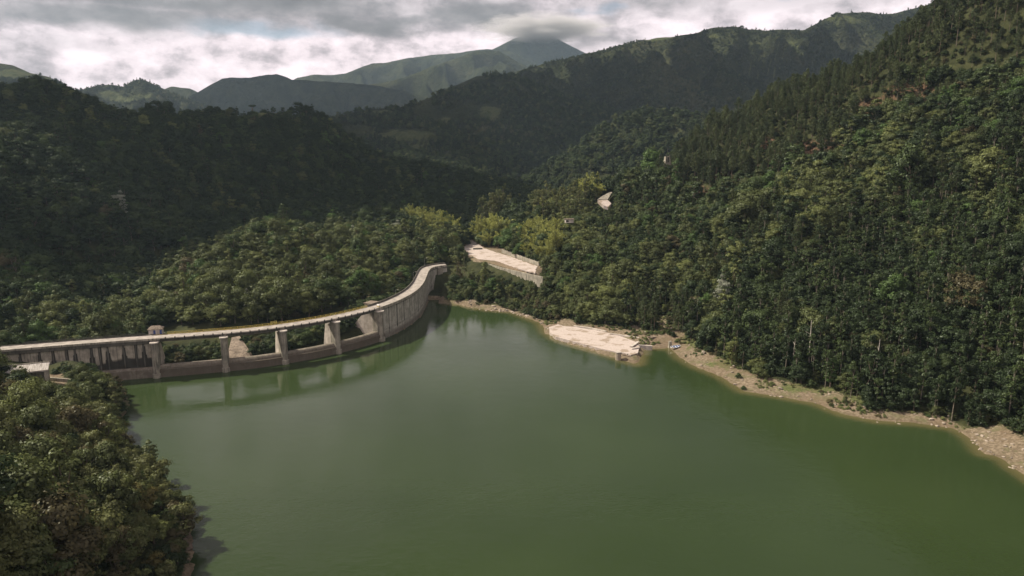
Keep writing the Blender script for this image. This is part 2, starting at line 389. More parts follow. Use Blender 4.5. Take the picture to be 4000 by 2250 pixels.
for a in [(0, 1089, 400), (179, 1143, 388), (340, 1235, 372), (100, 1300, 330), (300, 1290, 335), (0, 1250, 335), (-300, 1050, 390), (-300, 1250, 330),
          (473, 1203, 398), (543, 1176, 405), (598, 1116, 420), (706, 1051, 440), (788, 986, 460), (924, 920, 490), (1005, 893, 505), (1168, 866, 520), (1304, 866, 540), (1391, 877, 555), (1560, 850, 600), (1700, 800, 620), (1900, 780, 630),
          (900, 1050, 430), (1100, 1000, 450), (1300, 950, 490), (1300, 1100, 410), (1100, 1150, 382), (900, 1200, 365), (700, 1210, 378), (1000, 1270, 357), (820, 1300, 345), (1450, 1100, 432), (1500, 1000, 480), (1600, 950, 535),
          (1740, 930, 545), (1560, 1030, 470), (560, 1270, 350),
          (1900, 1100, 448), (2100, 1150, 425), (2300, 1200, 392), (2300, 1100, 425), (2500, 1150, 400), (2620, 1240, 368), (2200, 1210, 402), (1800, 1120, 462),
          (2200, 950, 485), (2360, 790, 560), (2400, 900, 510), (2000, 850, 590), (2150, 770, 640), (2320, 685, 640), (2450, 690, 630), (2600, 645, 620),
          (2700, 1000, 435), (2700, 1200, 372), (3000, 900, 405), (3000, 1200, 345), (3300, 1000, 350)]:
    c_y(*a)
for a in [(2680, 545, 610, 12), (2760, 475, 603, 12), (2850, 450, 600, 12), (2900, 410, 595, 12), (3000, 330, 580, 12), (3060, 285, 575, 12), (3330, 280, 560, 12), (3360, 215, 520, 14), (3500, 160, 500, 14), (3720, 15, 480, 14),
          (4000, -150, 460, 14), (4300, -300, 440, 12), (4700, -400, 420, 12), (2700, 800, 515, 8), (2900, 600, 520, 12), (3000, 700, 470, 10), (3000, 1380, 306, 8), (3300, 450, 490, 12), (3300, 700, 420, 8), (3300, 1280, 298, 9),
          (3300, 1480, 272, 10), (3600, 300, 470, 12), (3600, 600, 405, 8), (3600, 900, 345, 7), (3600, 1200, 292, 8), (3600, 1480, 260, 12), (3900, 200, 440, 12), (3900, 500, 390, 8), (3900, 800, 335, 7), (3900, 1100, 288, 8),
          (3900, 1400, 253, 11), (3900, 1570, 235, 10), (4200, 1500, 225, 10), (4200, 1000, 280, 8), (4200, 500, 370, 8), (4700, 800, 280, 8), (4700, 1400, 200, 8), (2840, 1300, 330, 7)]:
    c_y(*a)
for a in [(0, 345, 700), (-400, 300, 680), (200, 332, 740), (300, 357, 770), (420, 408, 800), (640, 463, 870), (850, 455, 930), (1000, 447, 960), (1250, 447, 980), (1300, 495, 975), (1400, 548, 960), (1600, 608, 930), (1800, 650, 900), (2000, 735, 860),
          (0, 600, 560), (0, 900, 470), (300, 600, 610), (300, 900, 510), (300, 1080, 450), (600, 700, 640), (600, 900, 550), (600, 1060, 530), (450, 1140, 500), (900, 600, 790), (900, 800, 690), (900, 885, 645), (1200, 600, 840), (1200, 800, 740),
          (1500, 700, 840), (1500, 825, 745), (1800, 730, 820), (-300, 900, 430), (-300, 600, 520), (-800, 500, 560), (-800, 1000, 400), (2060, 765, 800)]:
    c_y(*a)
CP += [(-222, 392, -4), (-262, 470, -18), (-200, 480, -10), (-140, 530, -8), (-40, 640, 5), (60, 720, 14), (-330, 420, 10),
       (-150, 327, 2), (-120, 333, 2), (-100, 342, 2.5), (-165, 322, 2), (-80, 365, 6), (-70, 390, 9), (-200, 310, 8), (-230, 300, 12), (-180, 340, 4),
       (-45, 497, 15), (-30, 500, 16), (-62, 470, 11), (-64, 440, 9), (-66, 415, 8), (-300, 300, 35),
       (180, 700, 70), (330, 720, 120), (100, 760, 30), (300, 850, 60), (480, 600, 210), (620, 500, 280), (500, 350, 210), (400, 250, 150), (330, 100, 100), (700, 900, 100), (800, 300, 250), (700, 50, 150), (420, 1000, 50),
       (-500, 900, 90), (-200, 1150, 40), (0, 1150, 20), (200, 1000, 10), (400, 1200, 20), (-700, 1200, 80), (-900, 800, 160), (-800, 400, 150), (-600, 100, 90), (-300, 0, 60), (-150, -50, 30), (-900, -60, 120), (900, -60, 200), (900, 1250, 100), (-900, 1250, 60), (320, -60, 70)]
for q in TERRACE[::2]: CP.append((q[0], q[1], ROAD_Z - 0.7))
for i, q in enumerate(TREELINE): 
    if i % 2 == 0: CP.append((q[0], q[1], 3.0))
for q in LEFT_SHORE: CP.append((q[0], q[1], 0.0)); CP.append((q[0] - 9, q[1] + 1, 5.0))
for q in RIGHT_SHORE[::3]: CP.append((q[0], q[1], 0.0))
CP += [(0, 300, -6), (50, 200, -6), (-60, 330, -6), (60, 120, -6), (0, 60, -6), (0, 380, -6), (100, 0, -6), (100, 200, -6)]
_cp = np.array(CP); _N = len(_cp)
def _phi(r): return np.sqrt(r * r + 100.0)
_r = np.linalg.norm(_cp[:, None, :2] - _cp[None, :, :2], axis=2)
_A = np.zeros((_N + 3, _N + 3)); _A[:_N, :_N] = -_phi(_r) + np.eye(_N) * 4.0
_A[:_N, _N] = 1; _A[:_N, _N + 1:] = _cp[:, :2]; _A[_N:, :_N] = _A[:_N, _N:].T
_w = np.linalg.lstsq(_A, np.concatenate([_cp[:, 2], [0, 0, 0]]), rcond=None)[0]
def rbf(X, Y):
    sh = X.shape; x = X.ravel(); y = Y.ravel(); z = _w[_N] + _w[_N + 1] * x + _w[_N + 2] * y
    for i in range(_N): z = z - _w[i] * _phi(np.hypot(x - _cp[i, 0], y - _cp[i, 1]))
    return z.reshape(sh)
GROUND_CUTS = []          # (outline, height): level places dug into the slope
def terrain_z(X, Y):
    z = rbf(X, Y)
    inl = inside(LAKE, X, Y); d = seg_dist(LAKE, X, Y)
    dd = seg_dist(_c, X, Y, closed=False)
    terr = inside(TERRACE, X, Y); td = np.where(terr, 0, seg_dist(TERRACE, X, Y))
    rough = sstep(d, 8, 50) * sstep(td, 2, 25) * sstep(dd, 10, 30)
    far = sstep(Y, 450, 800)
    z = z + rough * ((3.0 + 10 * far) * fbm(X, Y, 95, 3, 5) + (2.0 + 3 * far) * fbm(X, Y, 34, 3, 9))
    # ravines and spurs down the big slopes
    rs = sstep(X, 70, 130) * sstep(700 - Y, 0, 100)
    z = z + rough * rs * 2.5 * fbm(X, Y, 40, 3, 15)
    z = z - rough * (5 + 12 * far + 7 * rs) * np.maximum(0, 0.30 - np.abs(fbm(X + 30 * fbm(X, Y, 120, 2, 2), Y * 0.6, 150, 2, 21))) / 0.30 * sstep(z, 10, 60)
    bank = 0.10 + 0.20 * d + 0.5 * fbm(X, Y, 9, 3, 31) * sstep(d, 1, 6)
    bank = np.where((X < -60) & (Y < 300), 0.2 + 0.95 * d, bank)
    land = np.where(d < 26, bank + (z - bank) * sstep(d, 6, 26), z)
    land = np.maximum(land, np.where(dd < 40, -30, 0.15))
    behind = (dd < 30) & (Y > 290)
    land = np.where(behind, np.where(d < 26, z, land), land)
    lake = -0.15 - 0.22 * np.minimum(d, 30)
    out = np.where(inl, lake, land)
    bl = np.where(Y < TERRACE[:, 1].mean() + 2, 3.0, 9.0)
    out = np.where(td < bl, ROAD_Z - 0.25 + (out - ROAD_Z + 0.25) * sstep(td / bl, 0.0, 1), out)
    ins = inside(SLAB, X, Y); sd = np.where(ins, 0, seg_dist(SLAB, X, Y))
    out = np.where(sd < 4, np.where(inl, out, SLAB_Z - 0.45 + (out - SLAB_Z + 0.45) * sstep(sd, 0, 4)), out)
    # keep the ground under the dam body
    s_in = (dd < 9)
    out = np.where(s_in & ~inl & (X > -170) & (Y < 480), np.minimum(out, 2.0 + 0.0 * out), out)
    for poly, h in GROUND_CUTS:
        pi = inside(poly, X, Y); pd = np.where(pi, 0, seg_dist(poly, X, Y)); out = np.where(pd < 5, h + (out - h) * sstep(pd, 0, 5), out)
    return out

SHED_Z = 11.5
SHED_AREA = np.array([W(px, py, SHED_Z)[:2] for px, py in [(40, 1490), (60, 1455), (230, 1460), (290, 1490), (240, 1512), (120, 1515)]])
GROUND_CUTS.append((SHED_AREA, SHED_Z - 0.2))
def axis(lo, a, b, hi, fine, coarse):
    return np.unique(np.concatenate([np.arange(lo, a, coarse), np.arange(a, b, fine), np.arange(b, hi + coarse, coarse)]))
gx = axis(-900, -236, 260, 900, 2.6, 11); gy = axis(-70, 120, 515, 1250, 2.6, 10)
GX, GY = np.meshgrid(gx, gy); GZ = terrain_z(GX, GY)
def ground(x, y):
    """height of the ground mesh at x, y"""
    x = np.asarray(x, float); y = np.asarray(y, float)
    i = np.clip(np.searchsorted(gx, x) - 1, 0, len(gx) - 2); j = np.clip(np.searchsorted(gy, y) - 1, 0, len(gy) - 2)
    u = np.clip((x - gx[i]) / (gx[i + 1] - gx[i]), 0, 1); v = np.clip((y - gy[j]) / (gy[j + 1] - gy[j]), 0, 1)
    return (GZ[j, i] * (1 - u) + GZ[j, i + 1] * u) * (1 - v) + (GZ[j + 1, i] * (1 - u) + GZ[j + 1, i + 1] * u) * v

def ground_material():
    m, b, out = material('hillside_soil'); p = b.pos()
    n = b.noise(p, 0.12, 6, 0.65); n2 = b.noise(p, 0.9, 6, 0.65); n3 = b.noise(p, 0.035, 4, 0.6)
    under = b.mix(b.smooth(n, 0.35, 0.65), (0.020, 0.024, 0.010), (0.045, 0.048, 0.020))
    dirt = b.mix(b.smooth(n2, 0.35, 0.68), (0.108, 0.083, 0.055), (0.238, 0.190, 0.134))
    dirt = b.mix(b.math('MULTIPLY', b.smooth(n, 0.50, 0.62), 0.7), dirt, (0.105, 0.105, 0.050))
    mv = b.new('ShaderNodeTexVoronoi', feature='DISTANCE_TO_EDGE'); b.put(mv.inputs['Vector'], p); mv.inputs['Scale'].default_value = 0.8
    bare = b.attr('bare')[2]; wet = b.attr('wet')[2]; red = b.attr('red')[2]; grass = b.attr('grass')[2]
    f = b.smooth(b.math('ADD', bare, b.math('MULTIPLY', b.math('SUBTRACT', n2, 0.5), 0.55)), 0.40, 0.60)
    c = b.mix(f, under, dirt)
    rd = b.mix(b.smooth(n2, 0.35, 0.65), (0.050, 0.033, 0.021), (0.125, 0.078, 0.048))
    c = b.mix(b.smooth(b.math('ADD', red, b.math('MULTIPLY', b.math('SUBTRACT', n2, 0.5), 0.8)), 0.40, 0.70), c, rd)
    gr = b.mix(b.smooth(n2, 0.3, 0.7), (0.060, 0.075, 0.026), (0.12, 0.125, 0.052))
    n4 = b.noise(p, 0.33, 5, 0.7)
    c = b.mix(b.math('MULTIPLY', b.smooth(b.math('ADD', grass, b.math('MULTIPLY', b.math('SUBTRACT', n4, 0.5), 2.4)), 0.45, 0.85), b.smooth(grass, 0.02, 0.25)), c, gr)
    c = b.mix(b.math('MULTIPLY', b.smooth(n3, 0.50, 0.60), b.math('MULTIPLY', f, 0.45)), c, (0.135, 0.095, 0.062))
    c = b.mix(b.math('MULTIPLY', wet, 0.55), c, (0.10, 0.078, 0.045))
    principled(b, out, c, 0.95, 0.1, bump(b, b.math('ADD', n2, b.math('MULTIPLY', mv.outputs[0], 0.5)), 0.8, 0.5)); return m
M['ground'] = ground_material()
flat = (GX.ravel(), GY.ravel())
in_bare = inside(BARE, *flat); db = seg_dist(BARE, *flat)
d_lake = seg_dist(LAKE, *flat); in_lake = inside(LAKE, *flat)
bare = np.where(in_bare, 0.5 + np.minimum(db, 5) / 10, 0.5 - np.minimum(db, 5) / 10)
bare = np.maximum(bare, sstep(3.2 - d_lake, 0, 2.5)); bare = np.where(in_lake, 1.0, bare)
tin = inside(TERRACE, *flat); bare = np.maximum(bare, np.where(tin, 1.0, 1 - np.minimum(seg_dist(TERRACE, *flat), 3) / 3))
bare = np.maximum(bare, np.where(inside(SHED_AREA, *flat), 1, 0))
ppx, ppy, pfw = project(flat[0], flat[1], GZ.ravel())
def ell(px, py, rx, ry): return np.clip(1.4 - np.hypot((ppx - px) / rx, (ppy - py) / ry), 0, 1) * (pfw > 50)
red = np.maximum.reduce([ell(2700, 760, 110, 45), ell(2900, 720, 110, 40), ell(3320, 160, 130, 25), ell(3560, 345, 120, 22), ell(3200, 600, 150, 60), ell(3500, 420, 200, 50), ell(1885, 945, 50, 22), ell(2780, 1010, 70, 70), ell(3000, 560, 60, 30)])
grass = np.maximum.reduce([ell(3700, 310, 110, 22), ell(750, 1410, 130, 16), ell(2690, 1330, 60, 30), ell(2860, 1420, 130, 25), ell(3150, 1515, 180, 22), ell(1120, 442, 170, 14), ell(1480, 1000, 60, 30), ell(3380, 1560, 80, 20)])
wet = sstep(2.2 - d_lake, 0, 2.2)
terrain = mesh_np('terrain', np.stack([GX, GY, GZ], -1).reshape(-1, 3), grid_faces(len(gx), len(gy)), M['ground'], {'bare': bare, 'red': red, 'grass': grass, 'wet': wet})
tag(terrain, 'steep forested valley sides around the green reservoir', None, None, 'structure')

# ------------------------------------------------------------------ water
def water_material():
    m, b, out = material('green_reservoir_water'); p = b.pos(); x, y, z = b.sep(p)
    n = b.noise(p, 0.012, 3, 0.5)
    base = b.mix(b.smooth(n, 0.3, 0.7), (0.0215, 0.0350, 0.0118), (0.0282, 0.0440, 0.0158))
    sh = b.attr('shallow')[2]
    base = b.mix(b.math('MULTIPLY', sh, 0.75), base, (0.12, 0.10, 0.045))
    w1 = b.noise(b.comb(b.math('MULTIPLY', x, 0.55), b.math('MULTIPLY', y, 0.9), z), 1.0, 3, 0.6)
    w2 = b.noise(p, 0.22, 2, 0.5)
    hgt = b.math('ADD', b.math('MULTIPLY', w1, 0.6), b.math('MULTIPLY', w2, 1.2))
    pr = principled(b, out, base, 0.10, 0.45, bump(b, hgt, 0.13, 0.35)); pr.inputs['IOR'].default_value = 1.333
    gust = b.noise(p, 0.02, 4, 0.6); b.put(pr.inputs['Roughness'], b.math('ADD', 0.06, b.math('MULTIPLY', b.smooth(gust, 0.35, 0.7), 0.13)))
    return m
M['water'] = water_material()
wx = np.arange(-175, 205, 2.5); wy = np.arange(-72, 492, 2.5)
WX, WY = np.meshgrid(wx, wy); wl = inside(LAKE, WX, WY); wd = seg_dist(LAKE, WX, WY)
keep = wl | (wd < 6)
q = grid_faces(len(wx), len(wy)); kf = keep.ravel()[q].all(1)
Vw = np.stack([WX, WY, np.zeros_like(WX)], -1).reshape(-1, 3); shallow = np.where(wl, sstep(6.0 - wd, 0, 6) , 1).ravel()
# water stops inside the dam body
dd_w = seg_dist(_c, WX, WY, closed=False).ravel(); near_dam = dd_w < 12
shallow = np.where(near_dam | (Vw[:, 0] < -60), 0, shallow)
water = mesh_np('water', Vw, q[kf], M['water'], {'shallow': shallow})
tag(water, 'calm green reservoir water', None, None, 'structure')

# ------------------------------------------------------------------ mountains beyond the valley
def mountain_material():
    m, b, out = material('distant_slopes'); p = b.pos()
    n = b.noise(p, 0.011, 7, 0.68); n2 = b.noise(p, 0.05, 5, 0.7)
    n7 = b.noise(p, 0.0032, 5, 0.65)
    c = b.mix(b.smooth(n, 0.35, 0.65), (0.026, 0.034, 0.016), (0.060, 0.068, 0.031))
    c = b.mix(b.math('MULTIPLY', b.smooth(n7, 0.52, 0.66), 0.6), c, (0.105, 0.105, 0.052))
    c = b.mix(b.smooth(n2, 0.35, 0.75), b.mix(0.5, c, (0.020, 0.026, 0.013)), c)
    fld = b.attr('field')[2]
    fc = b.mix(b.smooth(n2, 0.3, 0.7), (0.056, 0.072, 0.030), (0.098, 0.108, 0.048))
    n5 = b.noise(p, 0.018, 5, 0.7)
    c = b.mix(b.math('MULTIPLY', b.smooth(b.math('ADD', fld, b.math('MULTIPLY', b.math('SUBTRACT', n5, 0.5), 2.2)), 0.45, 0.75), b.smooth(fld, 0.02, 0.3)), c, fc)
    principled(b, out, c, 0.95, 0.05, bump(b, b.math('ADD', b.math('MULTIPLY', n2, 1.6), n), 1.0, 18)); return m
M['mount'] = mountain_material()
MOUNTS = {}
def mountain(name, label, sky, front, back, seed, amp, base=-25, step_px=9, fields=(), Yof=None, expo=1.25, nj=70):
    sky = np.array(sky, float)
    px = np.arange(sky[0, 0], sky[-1, 0] + 1, step_px); py = np.interp(px, sky[:, 0], sky[:, 1]); Dc = np.interp(px, sky[:, 0], sky[:, 2])
    k = np.array([D(a, c, e) for a, c, e in zip(px, py, Dc)])
    u = np.concatenate([np.linspace(-1, 0, nj) , np.linspace(0, 1, 16)[1:]])
    off = np.where(u < 0, u * front, u * back)
    Y = Dc[None, :] + off[:, None]; X = k[None, :, 0] * (Y / Dc[None, :])
    t = np.abs(np.where(u < 0, u, u))[:, None]
    Z = base + (k[None, :, 2] - base) * (1 - t) ** expo
    sp = fbm(X + 0.4 * Y, Y * 0.35, front * (0.20 if Dc.mean() > 2400 else 0.32), 5, seed); ridge = 0.35 - np.abs(sp)
    far_m = Dc.mean() > 2400
    Z = Z + amp * (1.25 if far_m else 1.0) * np.minimum(t * (9 if far_m else 5), 1) * (1 - t * 0.6) * (ridge * 1.6 - 0.45 + 0.5 * fbm(X, Y, front * 0.1, 3, seed + 5))
    Z = Z + 0.16 * amp * np.minimum(t * 6, 1) * fbm(X, Y, 150, 4, seed + 8) + 5.0 * fbm(X, Y, 46, 3, seed + 9) * (Dc.mean() > 2400)
    Z = np.minimum(Z, CAM_Z + (k[None, :, 2] - CAM_Z) * (Y / Dc[None, :]) - 60 * np.minimum(t, .15) + 4.0 * fbm(X, Y, 46, 3, seed + 9))   # no spur rises above its own crest line
    qx, qy, _ = project(X, Y, Z); fld = np.zeros_like(X)
    for (fx, fy, rx, ry) in fields: fld = np.maximum(fld, np.clip(1.5 - np.hypot((qx - fx) / rx, (qy - fy) / ry), 0, 1))
    o = mesh_np(name, np.stack([X, Y, Z], -1).reshape(-1, 3), grid_faces(len(px), len(u)), M['mount'], {'field': fld.ravel()})
    tag(o, label, None, None, 'structure'); MOUNTS[label] = (X, Y, Z, fld, nj); return o
mountain('hill', 'low wooded hill behind the pine spur', [(1950, 760, 1020), (2080, 690, 1050), (2200, 615, 1080), (2334, 508, 1120), (2420, 458, 1150), (2481, 436, 1160), (2543, 432, 1170), (2640, 436, 1180), (2720, 446, 1190), (2900, 470, 1200), (3100, 520, 1220)], 420, 350, 41, 26, expo=1.1, fields=[])
mountain('hill', 'nearer ridge with clearings and terraced fields', [(900, 520, 1500), (1150, 490, 1560), (1281, 461, 1600), (1380, 440, 1650), (1452, 426, 1680), (1553, 421, 1700), (1630, 395, 1750), (1708, 367, 1800), (1800, 325, 1850), (1863, 297, 1880), (1940, 292, 1900), (2000, 292, 1900), (2100, 330, 1920), (2250, 390, 1900), (2400, 430, 1850), (2700, 500, 1800), (3000, 560, 1750)],
         850, 500, 51, 75, expo=1.1, fields=[(1590, 530, 110, 26), (1500, 440, 55, 9), (1920, 440, 45, 34), (1640, 575, 60, 12), (1740, 470, 30, 16)])
mountain('mountain', 'long dark mountain ridge below the clouds', [(1650, 420, 2500), (1850, 340, 2550), (2000, 285, 2600), (2140, 243, 2650), (2240, 225, 2700), (2330, 205, 2700), (2466, 166, 2700), (2560, 150, 2720), (2644, 142, 2750), (2720, 130, 2780), (2770, 112, 2800), (2815, 106, 2800), (2870, 104, 2800), (2930, 116, 2830), (3010, 119, 2860), (3080, 114, 2880), (3141, 119, 2900), (3200, 85, 2950), (3273, 52, 3000), (3330, 46, 3000), (3398, 49, 3000),
         (3440, 56, 3000), (3490, 54, 3020), (3560, 35, 3050), (3615, 24, 3080), (3670, 0, 3100), (3800, -60, 3100), (4100, -150, 3100), (4600, -200, 3100)], 1350, 800, 61, 190, expo=1.15, nj=90, fields=[(2560, 152, 170, 7), (2790, 140, 30, 10), (3050, 172, 110, 9), (3150, 165, 80, 10), (3000, 290, 120, 6), (2880, 430, 80, 10), (3300, 80, 80, 18), (3000, 235, 60, 10)])
mountain('hill', 'sunlit far hill at the edge of the valley', [(-700, 150, 2300), (-300, 200, 2350), (0, 247, 2400), (50, 255, 2400), (120, 285, 2400), (190, 300, 2420), (260, 340, 2450), (330, 372, 2450), (420, 420, 2450), (560, 470, 2400)], 900, 500, 71, 80, fields=[(40, 290, 90, 20), (150, 310, 60, 10)])
mountain('hill', 'far double topped hill beyond the dark spur', [(150, 380, 2700), (310, 350, 2750), (400, 333, 2800), (440, 332, 2800), (480, 340, 2800), (520, 315, 2850), (545, 311, 2850), (580, 320, 2850), (640, 347, 2850), (700, 372, 2880), (770, 402, 2900), (900, 445, 2900), (1060, 480, 2900)], 900, 500, 77, 85, fields=[(430, 370, 50, 16), (560, 375, 40, 12), (480, 390, 60, 10)])
mountain('hill', 'small blue hill in the gap of the valley', [(560, 400, 4700), (640, 348, 4700), (670, 338, 4700), (700, 342, 4700), (740, 346, 4700), (770, 358, 4700), (860, 420, 4700)], 1000, 600, 79, 60)
mountain('mountain', 'broad blue mountain in the middle distance', [(600, 440, 4000), (700, 400, 4000), (780, 356, 4050), (830, 325, 4100), (870, 306, 4100), (900, 300, 4100), (940, 303, 4100), (1000, 300, 4150), (1050, 292, 4150), (1080, 287, 4150), (1110, 296, 4150), (1140, 311, 4180), (1250, 318, 4200), (1320, 322, 4200), (1400, 328, 4250), (1480, 335, 4250), (1600, 360, 4250), (1800, 420, 4250)], 1500, 900, 83, 210)
mountain('mountain', 'blue mountain flank climbing to the capped peak', [(1300, 360, 4600), (1420, 335, 4650), (1550, 312, 4700), (1630, 285, 4800), (1700, 255, 4850), (1790, 225, 4900), (1850, 203, 4950), (1900, 197, 5000), (1950, 199, 5000), (2010, 235, 5000), (2060, 262, 5000), (2200, 330, 5000), (2400, 420, 5000)], 1500, 900, 87, 250)
mountain('mountain', 'pale far mountain range under the cloud', [(1100, 340, 6000), (1160, 304, 6000), (1220, 292, 6000), (1300, 293, 6100), (1350, 287, 6100), (1410, 263, 6200), (1450, 248, 6200), (1500, 246, 6200), (1590, 228, 6300), (1680, 216, 6400), (1800, 205, 6400), (1900, 190, 6400), (2000, 200, 6400), (2100, 260, 6400)], 1700, 250, 91, 260)
mountain('mountain', 'highest peak with its top in the cloud', [(1750, 330, 7700), (1850, 250, 7700), (1900, 205, 7700), (1960, 175, 7700), (2010, 150, 7700), (2060, 128, 7700), (2110, 118, 7700), (2150, 130, 7700), (2190, 158, 7700), (2230, 180, 7700), (2280, 203, 7700), (2350, 250, 7700), (2500, 330, 7700)], 850, 700, 95, 170)
# ------------------------------------------------------------------ the dam
DECK_Z = 16.8
S_L = dam_s(-206, 284.6)
def s_at(px, py, z): q = W(px, py, z); return dam_s(q[0], q[1])
S_P = [s_at(612, 1478, 0), s_at(877, 1455, 0), s_at(1122, 1421, 0), s_at(1335, 1386, 0), s_at(1500, 1334, 0)]
S_R = dam_s(-46.5, 485.5)
DW = 6.3
def sweep(mb, prof, s0, s1, step=2.0):
    """sweep a closed (n, z) outline along the dam line"""
    ss = np.linspace(s0, s1, max(2, int((s1 - s0) / step) + 1)); k = len(prof); vs = []
    for s in ss:
        for n, z in prof: vs.append(dam_xyz(s, n, z))
    fs = [(i * k + j, i * k + (j + 1) % k, (i + 1) * k + (j + 1) % k, (i + 1) * k + j) for i in range(len(ss) - 1) for j in range(k)]
    fs += [tuple(range(k)), tuple(range((len(ss) - 1) * k, len(ss) * k))[::-1]]
    return mb.add(vs, fs)
def wall_sheet(name, s0, s1, prof, mat, stain_fn, parent, ds=0.6, step_z=0.5):
    """a closed body whose lake face is finely meshed so that stains can follow it; prof(z) gives n of the face"""
    ss = np.arange(s0, s1 + ds * .5, ds); z0, z1 = -4.0, prof[1]; zs = np.arange(z0, z1 + 1e-6, step_z)
    V = []; st = []; br = []
    for z in zs:
        for s in ss:
            n = prof[0](z); V.append(dam_xyz(s, n, z)); a, bb = stain_fn(s, z); st.append(a); br.append(bb)
    nf = len(ss); Fq = grid_faces(nf, len(zs)).tolist()
    top = len(V) - nf; b0 = len(V)
    for z in (zs[-1], z0):
        for s in ss: V.append(dam_xyz(s, -DW + 0.4, z)); st.append(0); br.append(0)
    for i in range(nf - 1):
        Fq.append([top + i, top + i + 1, b0 + i + 1, b0 + i]); Fq.append([b0 + i, b0 + i + 1, b0 + nf + i + 1, b0 + nf + i])
    return mesh_np(name, V, Fq, mat, {'stain': st, 'brown': br}, smooth=False, parent=parent)

dam = empty('dam', tuple(dam_xyz(S_P[2], 0, 0)), label='long curving concrete dam with a road along its crest', cat='dam')
dam_loc = Vector(dam.location)
def P_(o):           # parent built in world coordinates
    o.parent = dam; o.matrix_parent_inverse = Matrix.Translation(-dam_loc); return o
# deck in three stretches: solid abutment, bridge, arch
mb = MB(); sweep(mb, [(0, DECK_Z), (0, DECK_Z - 0.42), (-DW, DECK_Z - 0.42), (-DW, DECK_Z)], S_L, S_R + 3.5, 1.5); P_(mb.build('road_deck', M['deck']))
mb = MB(); sweep(mb, [(-0.25, DECK_Z - 0.425), (-0.25, DECK_Z - 2.1), (-1.2, DECK_Z - 2.5), (-DW + .4, DECK_Z - 2.5), (-DW + .4, DECK_Z - 0.425)], S_L, S_P[0] - 2.5, 2); P_(mb.build('crest_beam', M['beam']))
mb = MB(); sweep(mb, [(0.25, DECK_Z + 0.12), (0.25, DECK_Z - 0.75), (-0.003, DECK_Z - 0.75), (-0.003, DECK_Z + 0.12)], S_L, S_P[0] + 2.2, 2); P_(mb.build('kerb', M['oldwall']))
for g in (-0.9, -5.2):
    mb = MB(); sweep(mb, [(g, DECK_Z - 0.425), (g, DECK_Z - 1.75), (g - 0.5, DECK_Z - 1.75), (g - 0.5, DECK_Z - 0.425)], S_P[0] + 1.6, S_P[4] - 1.6, 2); P_(mb.build('bridge_girder', M['beam']))
mb = MB(); sweep(mb, [(0.22, DECK_Z + 0.30), (0.22, DECK_Z - 1.1), (-0.30, DECK_Z - 1.1), (-0.30, DECK_Z - 0.425), (-0.003, DECK_Z - 0.425), (-0.003, DECK_Z + 0.30)], S_P[4] - 2.0, S_R + 3.5, 1.2); P_(mb.build('kerb', M['oldwall']))
mb = MB(); sweep(mb, [(-DW - 0.003, DECK_Z + 0.95), (-DW - 0.003, DECK_Z - 0.9), (-DW - 0.35, DECK_Z - 0.9), (-DW - 0.35, DECK_Z + 0.95)], S_P[4] - 1.0, S_R + 3.5, 1.2); P_(mb.build('parapet', M['beam']))
# posts along the open lake edge of the bridge
for k in range(27):
    s = S_P[0] + 4.4 + (S_P[4] - S_P[0] - 7.5) * k / 26
    p = dam_xyz(s, 0.16, DECK_Z - 0.18); _, t, _n = dam_frame(s)
    P_(MB().box(p, (0.42, 0.30, 1.30), math.atan2(t[1], t[0])).build('edge_post', M['dark_metal']))
mb = MB()
for hh in (0.25,):
    prev = None
    for s in np.linspace(S_P[0] + 4.4, S_P[4] - 3.1, 60):
        q = dam_xyz(s, 0.16, DECK_Z + hh)
        if prev: mb.tube(prev, q, 0.035, n=4)
        prev = q
P_(mb.build('edge_cable', M['grey_metal']))
# downstream railing: yellow on the bridge, dark on the abutment
def railing(s0, s1, mat, gap, name):
    mb = MB()
    for hh in (0.45, 0.98):
        prev = None
        for s in np.linspace(s0, s1, int((s1 - s0) / 2.0)):
            q = dam_xyz(s, -DW + 0.12, DECK_Z + hh)
            if prev: mb.tube(prev, q, 0.075, n=5)
            prev = q
    rl = P_(mb.build(name, mat))
    for s in np.arange(s0, s1 + .1, gap):
        p = dam_xyz(s, -DW + 0.12, DECK_Z + 0.53); _, t, _n = dam_frame(s)
        o = MB().box(p, (0.20, 0.20, 1.06), math.atan2(t[1], t[0])).build('railing_post', mat); o.parent = rl; o.matrix_parent_inverse = Matrix.Identity(4)
    return rl
railing(S_P[0] + 4.5, S_P[4] - 1.5, M['yellow'], 2.9, 'railing')
rl = railing(S_L + 8, S_P[0] - 4.5, M['dark_metal'], 6.0, 'railing'); rl['label'] = 'dark thin railing of the left abutment'
mb = MB(); sweep(mb, [(-DW - 0.003, DECK_Z + 0.35), (-DW - 0.003, DECK_Z - 0.6), (-DW - 0.25, DECK_Z - 0.6), (-DW - 0.25, DECK_Z + 0.35)], S_L, S_P[0] - 1.0, 2); P_(mb.build('kerb', M['beam']))
mb = MB(); sweep(mb, [(-DW - 0.003, DECK_Z + 0.16), (-DW - 0.003, DECK_Z - 0.5), (-DW - 0.2, DECK_Z - 0.5), (-DW - 0.2, DECK_Z + 0.16)], S_P[0] - 1.0, S_P[4] - 1.0, 2); P_(mb.build('kerb', M['yellow']))

